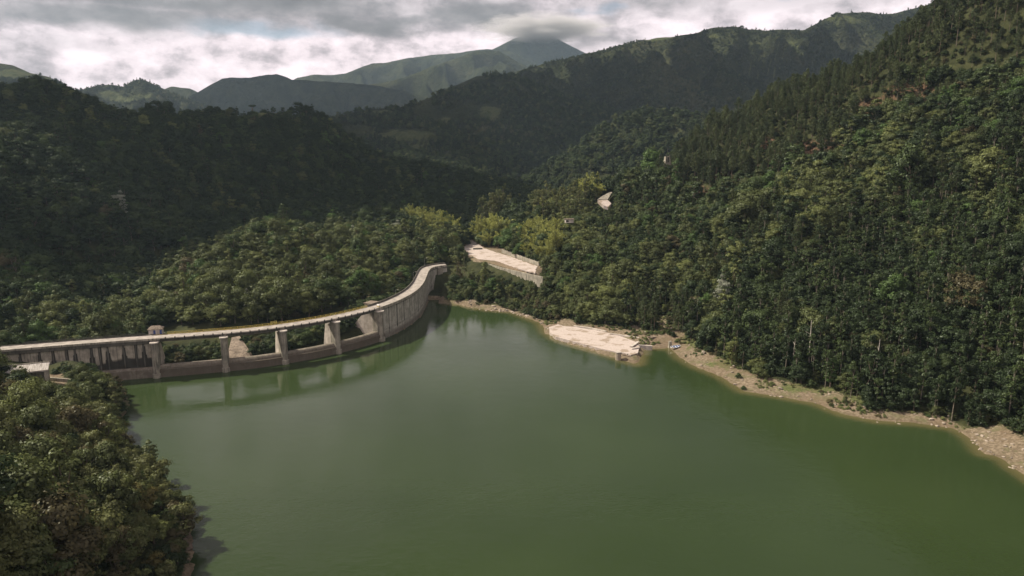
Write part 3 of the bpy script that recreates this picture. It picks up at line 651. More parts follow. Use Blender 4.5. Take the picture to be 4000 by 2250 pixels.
# left abutment wall: recessed panels below the beam, dark wedges of algae running down at each rib
rib_px = [104, 176, 240, 277, 310, 378, 412, 446, 512, 545, 583]
rib_s = [s_at(x, 1336 - (x - 70) * 0.075 + 20, 14.3) for x in rib_px]
def st_left(s, z):
    a = 0.0
    for i, r in enumerate(rib_s):
        wide = (i not in (3, 6, 9)); hw = 0.25 + (max(0, (13.6 - z)) * 0.13 if wide else 0.12)
        a = max(a, 1.1 if abs(s - r) < hw else max(0, 1 - (abs(s - r) - hw) / 1.2) * 0.55)
    zt = np.interp(s, [rib_s[0], rib_s[5], rib_s[8], S_P[0]], [4.5, 7.0, 9.3, 8.6])
    a = max(a, float(sstep(zt - z, -1.8, 2.2)) * 0.95)
    brown = float(z < 4.3)
    return (a if z > 4.3 else a * 0.25), brown * 0.9
P_(wall_sheet('abutment_wall', S_L, S_P[0] - 0.5, (lambda z: -0.95 if z > 4.3 else -0.95 + min(1.0, (4.3 - z) * 2) * 2.1, DECK_Z - 2.1), M['dam_wall'], st_left, None, 0.45, 0.45))
for i, r in enumerate(rib_s):
    mb = MB(); sweep(mb, [(-0.5, DECK_Z - 2.2), (-0.5, 5), (-0.96, 4.2), (-0.96, DECK_Z - 2.2)], r - 0.22, r + 0.22, 0.4); P_(mb.build('wall_rib', M['beam']))
# arch wall
ar_px = [(1521, 1200), (1548, 1195), (1574, 1180), (1594, 1170), (1613, 1155), (1627, 1145), (1639, 1130), (1647, 1115), (1654, 1100), (1660, 1085), (1664, 1070)]
ar_s = [s_at(x, y, 15.5) for x, y in ar_px]
ar_s = list(np.linspace(ar_s[0], S_R - 4, 15))
def st_arch(s, z):
    a = 0.0
    for i, r in enumerate(ar_s):
        hw = 0.16 + 0.13 * ((i * 7) % 3); a = max(a, (1.15 if abs(s - r) < hw else 0) * (1.0 if z > 2.2 + (i * 5 % 4) * 1.3 else 0.35))
        q = r + 2.6; a = max(a, 0.75 * (abs(s - q) < 0.2) * (z > 10 - (i % 3)))
    a = max(a, 0.62 * float(sstep(z, 14.2, 15.2)))
    a = max(a, 0.45 * float(abs(z - 4.6) < 0.7))
    return a, float(sstep(2.6 - z, -1.5, 1.2)) * 0.85
P_(wall_sheet('arch_wall', S_P[4], S_R + 3.5, (lambda z: -0.25 + max(0, 3.0 - z) * 0.06, DECK_Z - 0.43), M['arch_wall'], st_arch, None, 0.4, 0.45))
# spillway sill with a rounded crest and a stepped lake face
def sill_body(s0, s1):
    prof = [(1.6, -4), (1.6, 3.3), (1.25, 3.45), (0.75, 3.5), (0.65, 4.3), (0.2, 4.85), (-0.5, 5.15), (-1.4, 5.1), (-2.6, 4.6), (-4.2, 3.4), (-6.0, 1.2), (-8, -2.5), (-9, -4)]
    ss = np.linspace(s0, s1, int((s1 - s0) / 1.0)); V = []; st = []; br = []; k = len(prof)
    for s in ss:
        for n, z in prof: V.append(dam_xyz(s, n, z)); st.append(0.55 if 3.2 < z < 4.0 and n > 0.7 else 0.1); br.append(0.9 if n > 1.5 else 0.25 if n > .6 else 0)
    Fq = [[i * k + j, i * k + (j + 1) % k, (i + 1) * k + (j + 1) % k, (i + 1) * k + j] for i in range(len(ss) - 1) for j in range(k)]
    return mesh_np('spillway_sill', V, Fq, M['sill'], {'stain': st, 'brown': br}, smooth=False)
P_(sill_body(S_P[0] - 1, S_P[4] + 2))
# piers: rounded nose, footing, flat cap, training wall running downstream
def pier_outline(s, hw, nose, tail, k=10):
    p, t, n = dam_frame(s); o = []
    for a in np.linspace(-math.pi / 2, math.pi / 2, k):
        q = p + n * (nose - hw + hw * math.cos(a)) + t * hw * math.sin(a); o.append(q)
    o.append(p + n * tail + t * hw); o.append(p + n * tail - t * hw); return o
def side_wall(s, hw, top, name, mat):
    """training wall: outline in the (n, z) plane, thickness 2*hw along the dam"""
    p, t, n = dam_frame(s); vs = []
    for sg in (-1, 1):
        for a, z in top: q = p + n * a + t * sg * hw; vs.append((q[0], q[1], z))
    k = len(top); fs = [tuple(range(k))[::-1], tuple(range(k, 2 * k))] + [(i, (i + 1) % k, k + (i + 1) % k, k + i) for i in range(k)]
    return MB().add(vs, fs).build(name, mat)
for i, s in enumerate(S_P):
    hw = 1.45 if i < 4 else 1.9
    pr = P_(MB().prism(pier_outline(s, hw, 2.3, -2.6), -4, DECK_Z - 1.75).build('pier', M['pier']))
    def sub(o): o.parent = pr; o.matrix_parent_inverse = Matrix.Identity(4); return o
    sub(MB().prism(pier_outline(s, hw + 0.35, 2.75, -2.0), DECK_Z - 1.745, DECK_Z - 1.25).build('pier_cap', M['pale']))
    sub(MB().prism(pier_outline(s, hw + 0.25, 3.0, 0.0), -4, 1.9).build('pier_footing', M['pier']))
    sub(MB().prism([dam_frame(s)[0] + dam_frame(s)[2] * a + dam_frame(s)[1] * c for a, c in ((-0.3, -hw + .3), (-0.3, hw - .3), (-DW + .5, hw - .3), (-DW + .5, -hw + .3))], DECK_Z - 1.745, DECK_Z - 0.43).build('bearing_block', M['pier']))
    tops = {0: [(-2.61, -4), (-2.61, 14.2), (-5.5, 13.6), (-13, 4.2), (-14, -4)], 4: [(-2.61, -4), (-2.61, 15.0), (-7, 15.0), (-19, 3.0), (-20, -4)]}.get(i, [(-2.61, -4), (-2.61, 13.8), (-6.6, 13.8), (-8.6, 4.0), (-9, -4)])
    sub(side_wall(s, hw - 0.02, tops, 'training_wall', M['training']))
# end pillar and return wall where the arch meets the right bank
p, t, n = dam_frame(S_R - 2)
P_(MB().prism([p + n * a + t * c for a, c in ((1.2, -2.2), (1.2, 1.6), (-3, 1.6), (-3, -2.2))][::-1], -2, DECK_Z - 1.12).build('end_pillar', M['pier']))
q0 = np.array(dam_xyz(S_R + 1, 0.1, 0)); q1 = W(1775, 1050, 14.5)
dv = np.array([q1[0] - q0[0], q1[1] - q0[1]]); dv /= np.linalg.norm(dv); nv = np.array([dv[1], -dv[0]])
# wing platform on the downstream side of the right end
wq = [W(1594, 1045, DECK_Z)[:2], W(1634, 1046, DECK_Z)[:2], W(1634, 1038, DECK_Z)[:2], W(1597, 1037, DECK_Z)[:2]]
wa = dam_xyz(S_R - 7, -DW - 0.35, 0)[:2]; wbm = dam_xyz(S_R - 2.0, -DW - 0.35, 0)[:2]
wc = (wbm[0] - 8.2, wbm[1] - 1.0); wd_ = (wa[0] - 8.2, wa[1] - 1.0)
pf = P_(MB().prism([wa, wbm, wc, wd_], DECK_Z - 0.45, DECK_Z + 0.02).build('side_platform', M['oldwall']))
o = MB().prism([(wa[0], wa[1]), (wa[0], wa[1] + 1.2), (wd_[0], wd_[1] + 1.2), (wd_[0], wd_[1])], 4, DECK_Z - 0.455).build('platform_wall', M['chute']); o.parent = pf; o.matrix_parent_inverse = Matrix.Identity(4)

# chute slab leaning on the slope behind the second bay (timber-marked old concrete)
ca = [W(893, 1400, 3.2), W(992, 1388, 3.6)]; 
cq = [D(884, 1403, 321), D(990, 1392, 327), D(936, 1312, 336), D(905, 1318, 334)]
mbc = MB(); cqs = [tuple(q) for q in cq]; back = [(q[0] - 0.3, q[1] + 1.6, q[2] - 1.2) for q in cq]
mbc.add(cqs + back, [(0, 1, 2, 3), (7, 6, 5, 4), (0, 4, 5, 1), (1, 5, 6, 2), (2, 6, 7, 3), (3, 7, 4, 0)])
tag(mbc.build('chute_wall', M['chute']), 'slanting rough concrete chute wall seen under the dam bridge', 'retaining wall')

# ------------------------------------------------------------------ huts on the dam
def gatehouse():
    s = S_P[0] - 0.6; p, t, n = dam_frame(s); a = math.atan2(t[1], t[0]); base = dam_xyz(s, -DW - 2.4, DECK_Z - 0.1)
    r = empty('gatehouse', base, a, 'small pale hut with two blue doors and a pitched roof at the dam road', 'hut')
    def L(o): o.parent = r; return o
    L(MB().box((0, 0.0, -1.2), (6.2, 4.2, 2.4)).build('foundation', M['pier']))
    wl_ = L(MB().box((0, 0, 1.25), (5.4, 3.4, 2.5)).build('wall', M['pale']))
    mb = MB(); hx, hy, z0, zr = 3.1, 2.1, 2.5, 3.75
    mb.add([(-hx, -hy, z0), (hx, -hy, z0), (hx, hy, z0), (-hx, hy, z0), (-1.7, 0, zr), (1.7, 0, zr), (-hx, -hy, z0 - .14), (hx, -hy, z0 - .14), (hx, hy, z0 - .14), (-hx, hy, z0 - .14)],
           [(0, 1, 5, 4), (2, 3, 4, 5), (1, 2, 5), (3, 0, 4), (6, 9, 8, 7), (0, 6, 7, 1), (1, 7, 8, 2), (2, 8, 9, 3), (3, 9, 6, 0)])
    L(mb.build('roof', M['roof']))
    for x in (-0.35, 2.15):
        d_ = L(MB().box((x, -1.72, 1.02), (0.85, 0.08, 2.0)).build('door', M['blue']))
        h_ = MB().box((x + .3, -1.785, 1.0), (0.08, 0.05, 0.2)).build('handle', M['grey_metal']); h_.parent = d_
gatehouse()
def valve_house():
    s = s_at(1482, 1190, DECK_Z) ; p, t, n = dam_frame(s); a = math.atan2(t[1], t[0]); base = dam_xyz(s, -DW - 3.2, DECK_Z - 1.6)
    r = empty('valve_house', base, a, 'low flat roofed concrete hut behind the dam parapet', 'hut')
    def L(o): o.parent = r; return o
    L(MB().box((0, 0, -1), (5.2, 3.8, 6.4)).build('wall', M['oldwall']))
    L(MB().box((0.3, 0, 2.33), (6.6, 5.0, 0.26)).build('roof', M['roof']))
    L(MB().box((1.3, -1.93, 0.9), (1.0, 0.07, 1.9)).build('door', M['dark_metal']))
valve_house()
bs = dam_s(*W(1481, 1199, DECK_Z)[:2]); q = dam_xyz(bs, -2.2, DECK_Z); tt = dam_frame(bs)[1]
r = empty('road_barrier', q, math.atan2(tt[1], tt[0]) + 1.3, 'small white and yellow barrier standing on the dam road', 'barrier')
for o in (MB().box((0, 0, 0.8), (1.7, 0.5, 0.7)).build('panel', M['white']), MB().box((0, 0, 0.22), (1.5, 0.6, 0.42)).build('base', M['yellow'])): o.parent = r
gs = dam_s(*W(1080, 1272, DECK_Z)[:2]); q = dam_xyz(gs, -DW - 0.6, DECK_Z); tt = dam_frame(gs)[1]
r = empty('access_gate', q, math.atan2(tt[1], tt[0]), 'bright yellow tubular gate frame on the bridge railing', 'gate')
yb = plain('bright_yellow_paint', (0.55, 0.47, 0.13), 0.5, 0.15, 3)
for o in (MB().tube((-1.3, 0, 0), (-1.3, 0, 1.55), .08).build('gate_post', yb), MB().tube((1.3, 0, 0), (1.3, 0, 1.55), .08).build('gate_post', yb),
          MB().tube((-1.3, 0, 1.5), (1.3, 0, 1.5), .07).tube((-1.3, 0, 1.0), (1.3, 0, 1.0), .06).tube((-1.3, 0, .5), (1.3, 0, .5), .06).build('crossbar', yb)): o.parent = r
def lamp(px, py, h, n, label):
    s = dam_s(*W(px, py, DECK_Z)[:2]); q = dam_xyz(s, n, DECK_Z); tt = dam_frame(s)[1]
    r = empty('lamp_post', q, math.atan2(tt[1], tt[0]), label, 'lamp post', 'lamp posts on the dam')
    for o in (MB().tube((0, 0, -0.6), (0, 0, h), .10, .06).build('pole', M['grey_metal']), MB().tube((0, 0, h - .1), (0, -1.5, h + .15), .05, .04).build('arm', M['grey_metal']),
              MB().box((0, -1.6, h + .14), (.28, .7, .14)).build('lamp_head', M['pale'])): o.parent = r
lamp(1655, 1042, 6.0, -DW - .2, 'tall thin lamp post at the far end of the dam road')
lamp(1543, 1156, 3.4, -DW - .2, 'short lamp post on the curving part of the dam')
lamp(1612, 1099, 5.5, -DW - .2, 'lamp post by the parapet below the side platform')

# ------------------------------------------------------------------ terrace road, its walls
def slab_material():
    m, b, out = material('stained_slab'); p = b.pos(); n = b.noise(p, 0.16, 5, 0.6); n2 = b.noise(p, 1.2, 5, 0.6); x, y, z = b.sep(p)
    base = b.mix(b.smooth(n2, 0.3, 0.7), (0.35, 0.295, 0.26), (0.46, 0.395, 0.355))
    along = b.math('ADD', b.math('MULTIPLY', x, 0.56), b.math('MULTIPLY', y, 0.828)); 
    fr = b.math('FRACT', b.math('DIVIDE', along, 4.6)); ln = b.math('LESS_THAN', fr, 0.045)
    base = b.mix(b.math('MULTIPLY', ln, 0.55), base, (0.22, 0.175, 0.13))
    base = b.mix(b.math('MULTIPLY', b.smooth(b.math('ADD', n, b.math('MULTIPLY', b.math('SUBTRACT', n2, .5), .12)), 0.535, 0.60), 0.75), base, (0.215, 0.165, 0.115))
    principled(b, out, base, 0.9, 0.2, bump(b, n2, 0.2, 0.05)); return m
M['slab'] = slab_material()
road = MB().prism([tuple(q) for q in ROAD], ROAD_Z - 0.7, ROAD_Z).build('terrace_road', M['slab']); tag(road, 'pale paved terrace road above the right end of the dam', None, None, 'structure')
def wall_line(name, pts, z0, z1, th, mat, parent=None, loc=False):
    mb = MB(); P = [np.array(q[:2]) for q in pts]; L = []; Rr = []
    for i, q in enumerate(P):
        d = P[min(i + 1, len(P) - 1)] - P[max(i - 1, 0)]; d /= np.linalg.norm(d); nn = np.array([-d[1], d[0]]) * th / 2; L.append(q + nn); Rr.append(q - nn)
    poly = Rr + L[::-1]; zz = z1 if isinstance(z1, (int, float)) else list(z1) + list(z1)[::-1]
    z00 = z0 if isinstance(z0, (int, float)) else list(z0) + list(z0)[::-1]
    return mb.prism(poly, z00, zz).build(name, mat, parent)
rw = [W(x, y, ROAD_Z - 1.2) for x, y in [(1905, 1029), (1950, 1043), (2000, 1055), (2050, 1066), (2122, 1082)]]
o = wall_line('retaining_wall', rw, ROAD_Z - 8.0, ROAD_Z - 1.2, 0.8, M['oldwall']); tag(o, 'stained retaining wall below the pale terrace road', 'wall')
fl = [W(x, y, ROAD_Z - 0.2) for x, y in [(1956, 988), (1991, 1001), (2040, 1019), (2100, 1040)]]; fl = [(q[0] + .8, q[1] + 1.4, 0) for q in fl]
fw = wall_line('boundary_wall', fl, ROAD_Z - 1, ROAD_Z + 2.3, 0.4, M['oldwall']); tag(fw, 'low weathered wall with posts along the inner edge of the terrace road', 'wall')
for k in range(11):
    u = k / 10 * 2.999; i = int(u); a = np.array(fl[i]); bq = np.array(fl[i + 1]); q = a + (bq - a) * (u - i)
    o = MB().box((q[0], q[1] - .05, ROAD_Z + 0.75), (0.55, 0.6, 3.7)).build('wall_post', M['pale']); o.parent = fw
pb = W(1866, 975, ROAD_Z); o = MB().box((pb[0], pb[1] + 1, ROAD_Z + .55), (7.0, 0.45, 1.1), 0.16).build('road_block', M['beam']); tag(o, 'dark low barrier across the upper terrace road', 'barrier')
# ruin behind the wall
rb = W(1992, 985, ROAD_Z); r = empty('ruin', (rb[0] + 2, rb[1] + 8, ROAD_Z - .5), 0.25, 'pale roofless ruin overgrown behind the terrace road wall', 'ruin')
for o in (MB().box((0, 0, 2.2), (7, .5, 5.4)).box((-2.2, -.05, 5.2), (1.6, .45, 1.4)).build('front_wall', M['oldwall']), MB().box((-3.2, 2.5, 1.8), (.5, 5, 4.5)).build('side_wall', M['oldwall']),
          MB().box((1.5, -.28, 2.2), (1.4, .12, 2.4)).build('dark_window_panel', M['dark_metal']), MB().box((-.6, 1.5, 5.0), (6.5, 3.5, .3)).build('roof_slab', M['pale'])): o.parent = r  # window is a dark panel standing in for an unlit opening
# upper pad, small shelter, tower
pd = [D(x, y, Y) for (x, y), Y in zip([(2333, 779), (2352, 766), (2376, 753), (2392, 749), (2374, 778)], [560, 566, 575, 578, 563])]
def sheet(name, P, mat, th=0.6):
    n = len(P); vs = [tuple(q) for q in P] + [(q[0], q[1] + .3, q[2] - th * 4) for q in P]
    return MB().add(vs, [tuple(range(n)), tuple(range(2 * n - 1, n - 1, -1))] + [(i, n + i, n + (i + 1) % n, (i + 1) % n) for i in range(n)]).build(name, mat)
tag(sheet('concrete_pad', pd, M['oldwall']), 'pale steep concrete pad high on the wooded slope', 'pad', None)
pd2 = [D(x, y, Y) for (x, y), Y in zip([(2335, 782), (2372, 780), (2388, 794), (2376, 808), (2358, 802)], [559, 560, 556, 551, 553])]
tag(sheet('concrete_pad', pd2, M['slab']), 'pale level lower pad just below the steep one', 'pad')
CLEAR = [(np.array([(2325, 772), (2395, 742), (2400, 790), (2378, 815), (2350, 812)]), 540), ]
sb = D(2223, 868, 512); r = empty('shelter', tuple(sb), 0.15, 'small pale roadside shelter half hidden in the trees', 'shelter')
for o in (MB().box((0, 0, .9), (5.6, 3, 2.4)).build('wall', M['pale']), MB().box((0, -.2, 2.25), (6.8, 4, .25)).build('roof', M['roof']), MB().box((-1.5, -1.52, .9), (1.6, .08, 1.3)).build('dark_window_panel', M['dark_metal'])): o.parent = r  # flat dark panel takes the place of the unlit window
tb = D(2606, 643, 618); r = empty('tower', tuple(tb), 0.2, 'ruined pale tower on the ridge beside the pines', 'tower')
for o in (MB().box((0, 0, 1.5), (6.4, 5, 9), taper=.62).build('wall', M['oldwall']), MB().box((-.2, -2.15, 4.0), (.8, .5, 4.2)).build('dark_recess_panel', M['dark_metal']), MB().box((0, 0, 6.3), (4.2, 3.4, .5)).build('cornice', M['oldwall']),  # dark block on the wall face stands for a shaded recess
          MB().box((-1.5, -1.2, 7.5), (.5, .5, 2.2)).build('post', M['beam']), MB().box((1.4, -1.2, 7.3), (.5, .5, 1.8)).build('post', M['beam'])): o.parent = r

# ------------------------------------------------------------------ concrete apron on the right shore
apron = MB().prism([tuple(q) for q in SLAB], SLAB_Z - 1.6, SLAB_Z).build('concrete_apron', M['slab']); tag(apron, 'pale stained concrete apron at the edge of the water', 'apron')
o = wall_line('kerb_wall', [W(2242, 1274, 2), W(2300, 1281, 2), W(2368, 1295, 2)], 1, 2.35, .7, M['pale']); tag(o, 'long low kerb wall along the far side of the apron', 'kerb')
o = wall_line('kerb_wall', [W(2383, 1304, 2), W(2440, 1312, 2), W(2497, 1321, 2)], 1, 2.35, .7, M['pale']); tag(o, 'second low kerb wall nearer the dirt track', 'kerb')
o = wall_line('low_wall', [W(2494, 1352, 1.6), W(2548, 1356, 1.6)], -1.0, 2.3, .8, M['pale']); tag(o, 'short low wall reaching from the apron over the inlet', 'wall')
o = MB().box((*W(2479, 1346, 2)[:2], 2.2), (9.5, 1.4, .5), 1.05).box((*W(2482, 1360, 2)[:2], 2.05), (4.5, 1.1, .4), .45).build('broken_slab', M['pale']); tag(o, 'tilted broken slabs lying on the apron corner', 'slab')
tk = W(2415, 1394, 1.4); r = empty('tank', (tk[0], tk[1], 1.2), 0, 'squat round concrete tank at the water edge of the apron', 'tank')
def ring(rad, n=10): return [(rad * math.cos(2 * math.pi * i / n), rad * math.sin(2 * math.pi * i / n)) for i in range(n)]
for o in (MB().prism(ring(1.28), -1.5, 2.35).build('wall', M['timber']), MB().prism(ring(1.42), 2.353, 2.65).build('lid', M['pale'])): o.parent = r
bq = W(2440, 1386, 1.6); r = empty('bench', (bq[0], bq[1], SLAB_Z), -0.52, 'low concrete bench beside the round tank', 'bench')
for o in (MB().box((0, 0, .75), (3.4, .6, .22)).build('seat', M['pale']), MB().box((1.5, 0, .32), (.3, .5, .64)).build('leg', M['oldwall']), MB().box((-1.5, 0, .32), (.3, .5, .64)).build('leg', M['oldwall'])): o.parent = r
pq = W(2617, 1352, .8); o = MB().box((pq[0], pq[1], 1.6), (1.5, 1.3, 3.4), .2, .85).build('stone_post', M['oldwall']); tag(o, 'dark stone block standing beside the blue boat', 'block')
for (x, y, a, l, lab) in [(2541, 1312, .95, 4.6, 'dark timber beam leaning by the dirt track'), (2553, 1312, .75, 4.2, 'pale timber beam lying next to the dark one')]:
    q = W(x, y, 3.2); o = MB().box((q[0], q[1], ground(q[0], q[1]) + .45), (l, .6, .5), a, 1, .12).build('timber_beam', M['timber'] if 'pale' in lab else M['bark']); tag(o, lab, 'beam', 'timber beams by the track')
def rowing_boat():
    q = W(2639, 1346, 2.4); zg = float(ground(q[0], q[1]))
    r = empty('rowing_boat', (q[0], q[1], max(zg, .8) + .12), 0.42, 'blue and white rowing boat pulled up on the bank', 'boat'); r.rotation_euler = (R(14), 0, .42)
    n = 17; L_, B_ = 5.4, 1.9; rows = []
    for i in range(n):
        u = i / (n - 1) * 2 - 1; w = (1 - abs(u) ** 2.6 * (1 if u > 0 else .55)) * B_ / 2 + .03; h = .62 + .22 * u * u
        rows.append([(u * L_ / 2, -w, h), (u * L_ / 2, -w * .80, .25), (u * L_ / 2, 0, .0 + .1 * u * u), (u * L_ / 2, w * .80, .25), (u * L_ / 2, w, h)])
    mb = MB()
    out_v = [v for rr in rows for v in rr]; inn = [(x * .965, y * .9, z + .06 if z < .3 else z) for x, y, z in out_v]
    k = 5; f1 = [(i * k + j, i * k + j + 1, (i + 1) * k + j + 1, (i + 1) * k + j) for i in range(n - 1) for j in range(k - 1)]
    mb.add(out_v, f1 + [(0, 1, 2, 3, 4), tuple((n - 1) * k + j for j in (4, 3, 2, 1, 0))]); o = mb.build('hull', M['white']); o.parent = r
    mb = MB(); mb.add(inn, f1); o = mb.build('inner_lining', M['boat_blue']); o.parent = r
    mb = MB()
    for sg in (0, 4):
        for i in range(n - 1): mb.tube(rows[i][sg], rows[i + 1][sg], .07, n=5)
    o = mb.build('gunwale', M['white']); o.parent = r
    for x in (-1.5, 0, 1.4): o = MB().box((x, 0, .5), (.35, 1.55, .07)).build('thwart', M['white']); o.parent = r
rowing_boat()
# shed on the left bank, its yard
def shed():
    a = W(165, 1437, 18.0); 
    r = empty('shed', (a[0], a[1], SHED_Z), 0.42, 'old concrete shed with a pale lean-to roof on the near bank', 'shed')
    def L(o): o.parent = r; return o
    mb = MB(); mb.add([(-22, -1.5, 6.1), (2.0, -1.5, 6.1), (2.0, 3.2, 7.6), (-22, 3.2, 7.6), (-22, -1.5, 5.85), (2.0, -1.5, 5.85), (2.0, 3.2, 7.35), (-22, 3.2, 7.35)], [(0, 1, 2, 3), (7, 6, 5, 4), (0, 4, 5, 1), (1, 5, 6, 2), (2, 6, 7, 3), (3, 7, 4, 0)])
    rf = L(mb.build('roof', M['sheet']));
    rg = MB().box((-10, 3.35, 7.55), (24.2, .3, .7)).build('ridge_beam', M['oldwall']); rg.parent = rf
    eb = MB().box((-10, -1.66, 5.85), (24.2, .3, .55)).build('eave_beam', M['pale']); eb.parent = rf
    L(MB().box((1.2, -1.1, 2.6), (1.3, .9, 6.4)).build('pillar', M['oldwall'])); L(MB().box((-10, 3.0, 3.3), (23, .4, 7.6)).build('back_wall', M['oldwall'])); L(MB().box((-10, -1.1, 2.6), (.8, .8, 6.4)).build('pillar', M['oldwall']))
def sheet_mat():
    m, b, out = material('weathered_sheet_roof'); tc = b.new('ShaderNodeTexCoord').outputs['Object']; x, y, z = b.sep(tc)
    n = b.noise(tc, 0.5, 6, .65); st = b.noise(b.comb(b.math('MULTIPLY', x, 3.0), b.math('MULTIPLY', y, .25), 0), 1, 4, .6)
    c = b.mix(b.smooth(st, .4, .65), (.42, .39, .36), (.20, .175, .15)); c = b.mix(b.math('MULTIPLY', b.smooth(n, .5, .7), .6), c, (.10, .085, .065))
    principled(b, out, c, .7, .3); return m
M['sheet'] = sheet_mat(); shed()
yw = [W(184, 1470, SHED_Z + 1.4), W(230, 1476, SHED_Z + 1.2), W(278, 1482, SHED_Z + 1.0)]
o = wall_line('yard_wall', yw, SHED_Z - 1, SHED_Z + 1.1, .5, M['oldwall']); tag(o, 'low mossy wall at the end of the shed yard', 'wall')
# ------------------------------------------------------------------ trees: a few built kinds, copied one by one where they show largest
def quads(name, C, Nn, S, mat, asp=0.62, jitter=0.5, seed=0):
    """many leaf sprays: small bent diamonds round the points C facing roughly Nn"""
    r = np.random.RandomState(seed); n = len(C)
    nn = Nn + r.normal(0, jitter, (n, 3)); nn /= np.linalg.norm(nn, axis=1)[:, None] + 1e-9
    a = np.cross(nn, r.normal(0, 1, (n, 3))); a /= np.linalg.norm(a, axis=1)[:, None] + 1e-9; b_ = np.cross(nn, a)
    s = S[:, None] if isinstance(S, np.ndarray) else S
    V = np.stack([C - a * s, C - b_ * s * asp + nn * s * .18, C + a * s, C + b_ * s * asp + nn * s * .18], 1).reshape(-1, 3)
    return V, np.arange(4 * n).reshape(-1, 4)
def crown_mesh(name, V, Fq, mat):
    me = bpy.data.meshes.new(name); me.vertices.add(len(V)); me.vertices.foreach_set('co', np.asarray(V, np.float32).ravel())
    me.loops.add(Fq.size); me.loops.foreach_set('vertex_index', Fq.astype(np.int32).ravel()); me.polygons.add(len(Fq))
    me.polygons.foreach_set('loop_start', np.arange(0, Fq.size, 4, dtype=np.int32)); me.polygons.foreach_set('loop_total', np.full(len(Fq), 4, np.int32))
    me.update(calc_edges=True); me.materials.append(mat); return me
def trunk_mesh(name, limbs, mat):
    mb = MB()
    for a, c, r0, r1 in limbs: mb.tube(a, c, r0, r1, 6)
    me = bpy.data.meshes.new(name); me.from_pydata(mb.v, [], mb.f); me.update(); me.materials.append(mat); return me
def rnd_dirs(r, n, zmin=-1.0):
    z = r.uniform(zmin, 1, n); t = r.uniform(0, 2 * math.pi, n); q = np.sqrt(1 - z * z); return np.stack([q * np.cos(t), q * np.sin(t), z], 1)
def broadleaf(seed, spread=4.0, height=9.0, drop=.55, lobes=20, leaf=0.235, per=190, skirt=.8):
    """uneven crown: boughs of very different reach and size, each carrying its own leafy mass, with gaps between"""
    r = np.random.RandomState(seed); limbs = []; V = []; F_ = []; off = 0
    hub = Vector((r.uniform(-.5, .5), r.uniform(-.5, .5), height * .42)); limbs.append(((0, 0, -1.5), tuple(hub), .30, .20))
    lean = r.uniform(-.25, .25, 2) * spread; wob = r.uniform(0, 6.28, 3)
    for k in range(lobes):
        a = 2.4 * k + r.uniform(-.8, .8); u = math.sqrt((k + .2) / lobes); rr = spread * .86 * u * (1 + .28 * math.sin(2 * a + wob[0]) + .18 * math.sin(3 * a + wob[1])) * r.uniform(.8, 1.12)
        zc = height * (.86 - drop * u ** 1.8 * r.uniform(.7, 1.15)) + r.normal(0, .55); c = np.array([rr * math.cos(a) + lean[0] * (1 - u), rr * math.sin(a) + lean[1] * (1 - u), max(zc, height * .22)])
        rad = spread / 4 * r.choice([.62, .8, 1.0, 1.3, 1.65], p=[.2, .25, .25, .2, .1]); el3 = np.array([r.uniform(.85, 1.3), r.uniform(.85, 1.3), r.uniform(.5, .9)])
        n = int(per * rad * rad); d = rnd_dirs(r, n, -.5); f1, f2, f3 = r.uniform(3, 7, 3); lump = 1 + .30 * np.sin(f1 * d[:, 0] + seed + k) * np.cos(f2 * d[:, 1] + k) + .15 * np.sin(f3 * 2 * d[:, 2] + f1 * 2 * d[:, 0])
        C = c + d * (rad * np.where(r.rand(n) < .12, r.uniform(1.1, 1.45, n), r.uniform(.62, 1.05, n)) * lump)[:, None] * el3
        v, f = quads('', C, d + np.array([0, 0, .40]), leaf * r.uniform(.55, 1.5, n), None, jitter=.33, seed=seed * 31 + k); V.append(v); F_.append(f + off); off += len(v)
        if k % 2 == 0: limbs.append((tuple(hub), tuple(c - np.array([0, 0, rad * .3])), .12, .035))
    n = int(300 * skirt); d = rnd_dirs(r, n, -.9); C = np.array([0, 0, height * .34]) + d * np.array([spread * .74, spread * .74, height * .24]) * r.uniform(.6, 1.0, n)[:, None]
    v, f = quads('', C, d, leaf * 1.35, None, seed=seed + 900); V.append(v); F_.append(f + off)
    return crown_mesh('crown', np.concatenate(V), np.concatenate(F_), M['leaf']), trunk_mesh('trunk', limbs, M['bark'])
def pine(seed, height=17.0, rad=3.0, clear=.36):
    """tropical pine: bare lower trunk, rounded ragged crown of needle tufts"""
    r = np.random.RandomState(seed); bend = r.uniform(-.7, .7, 2); limbs = [((0, 0, -2), (bend[0] * .4, bend[1] * .4, height * .55), .22, .15), ((bend[0] * .4, bend[1] * .4, height * .55), (bend[0], bend[1], height * .95), .15, .05)]; Cs = []; Ds = []; S = []
    for w in range(34):
        u = (w + r.uniform(0, 1)) / 34; z = height * (clear + (.97 - clear) * u); prof = math.sin(math.pi * (.16 + .80 * u)) ** .75 * (1.08 - .35 * u); a = w * 2.4 + r.uniform(-.5, .5); l = rad * prof * r.uniform(.55, 1.2)
        b0 = np.array([bend[0] * u, bend[1] * u, z - .5]); e = b0 + np.array([math.cos(a) * l, math.sin(a) * l, l * r.uniform(.15, .55)])
        if w % 2 == 0: limbs.append((tuple(b0), tuple(b0 + (e - b0) * .85), .06, .02))
        for t in (.45, .7, .92, 1.05):
            q = r.uniform(.38, .75); n = int(13 * q / .55); p = b0 * (1 - t) + e * t + r.normal(0, .15, 3); d = rnd_dirs(r, n, -.5); Cs.append(p + d * q); Ds.append(d + np.array([0, 0, .3])); S.append(.30 * r.uniform(.6, 1.35, n))
    v, f = quads('', np.concatenate(Cs), np.concatenate(Ds), np.concatenate(S), None, asp=.42, jitter=.7, seed=seed)
    return crown_mesh('crown', v, f, M['leaf']), trunk_mesh('trunk', limbs, M['bark'])
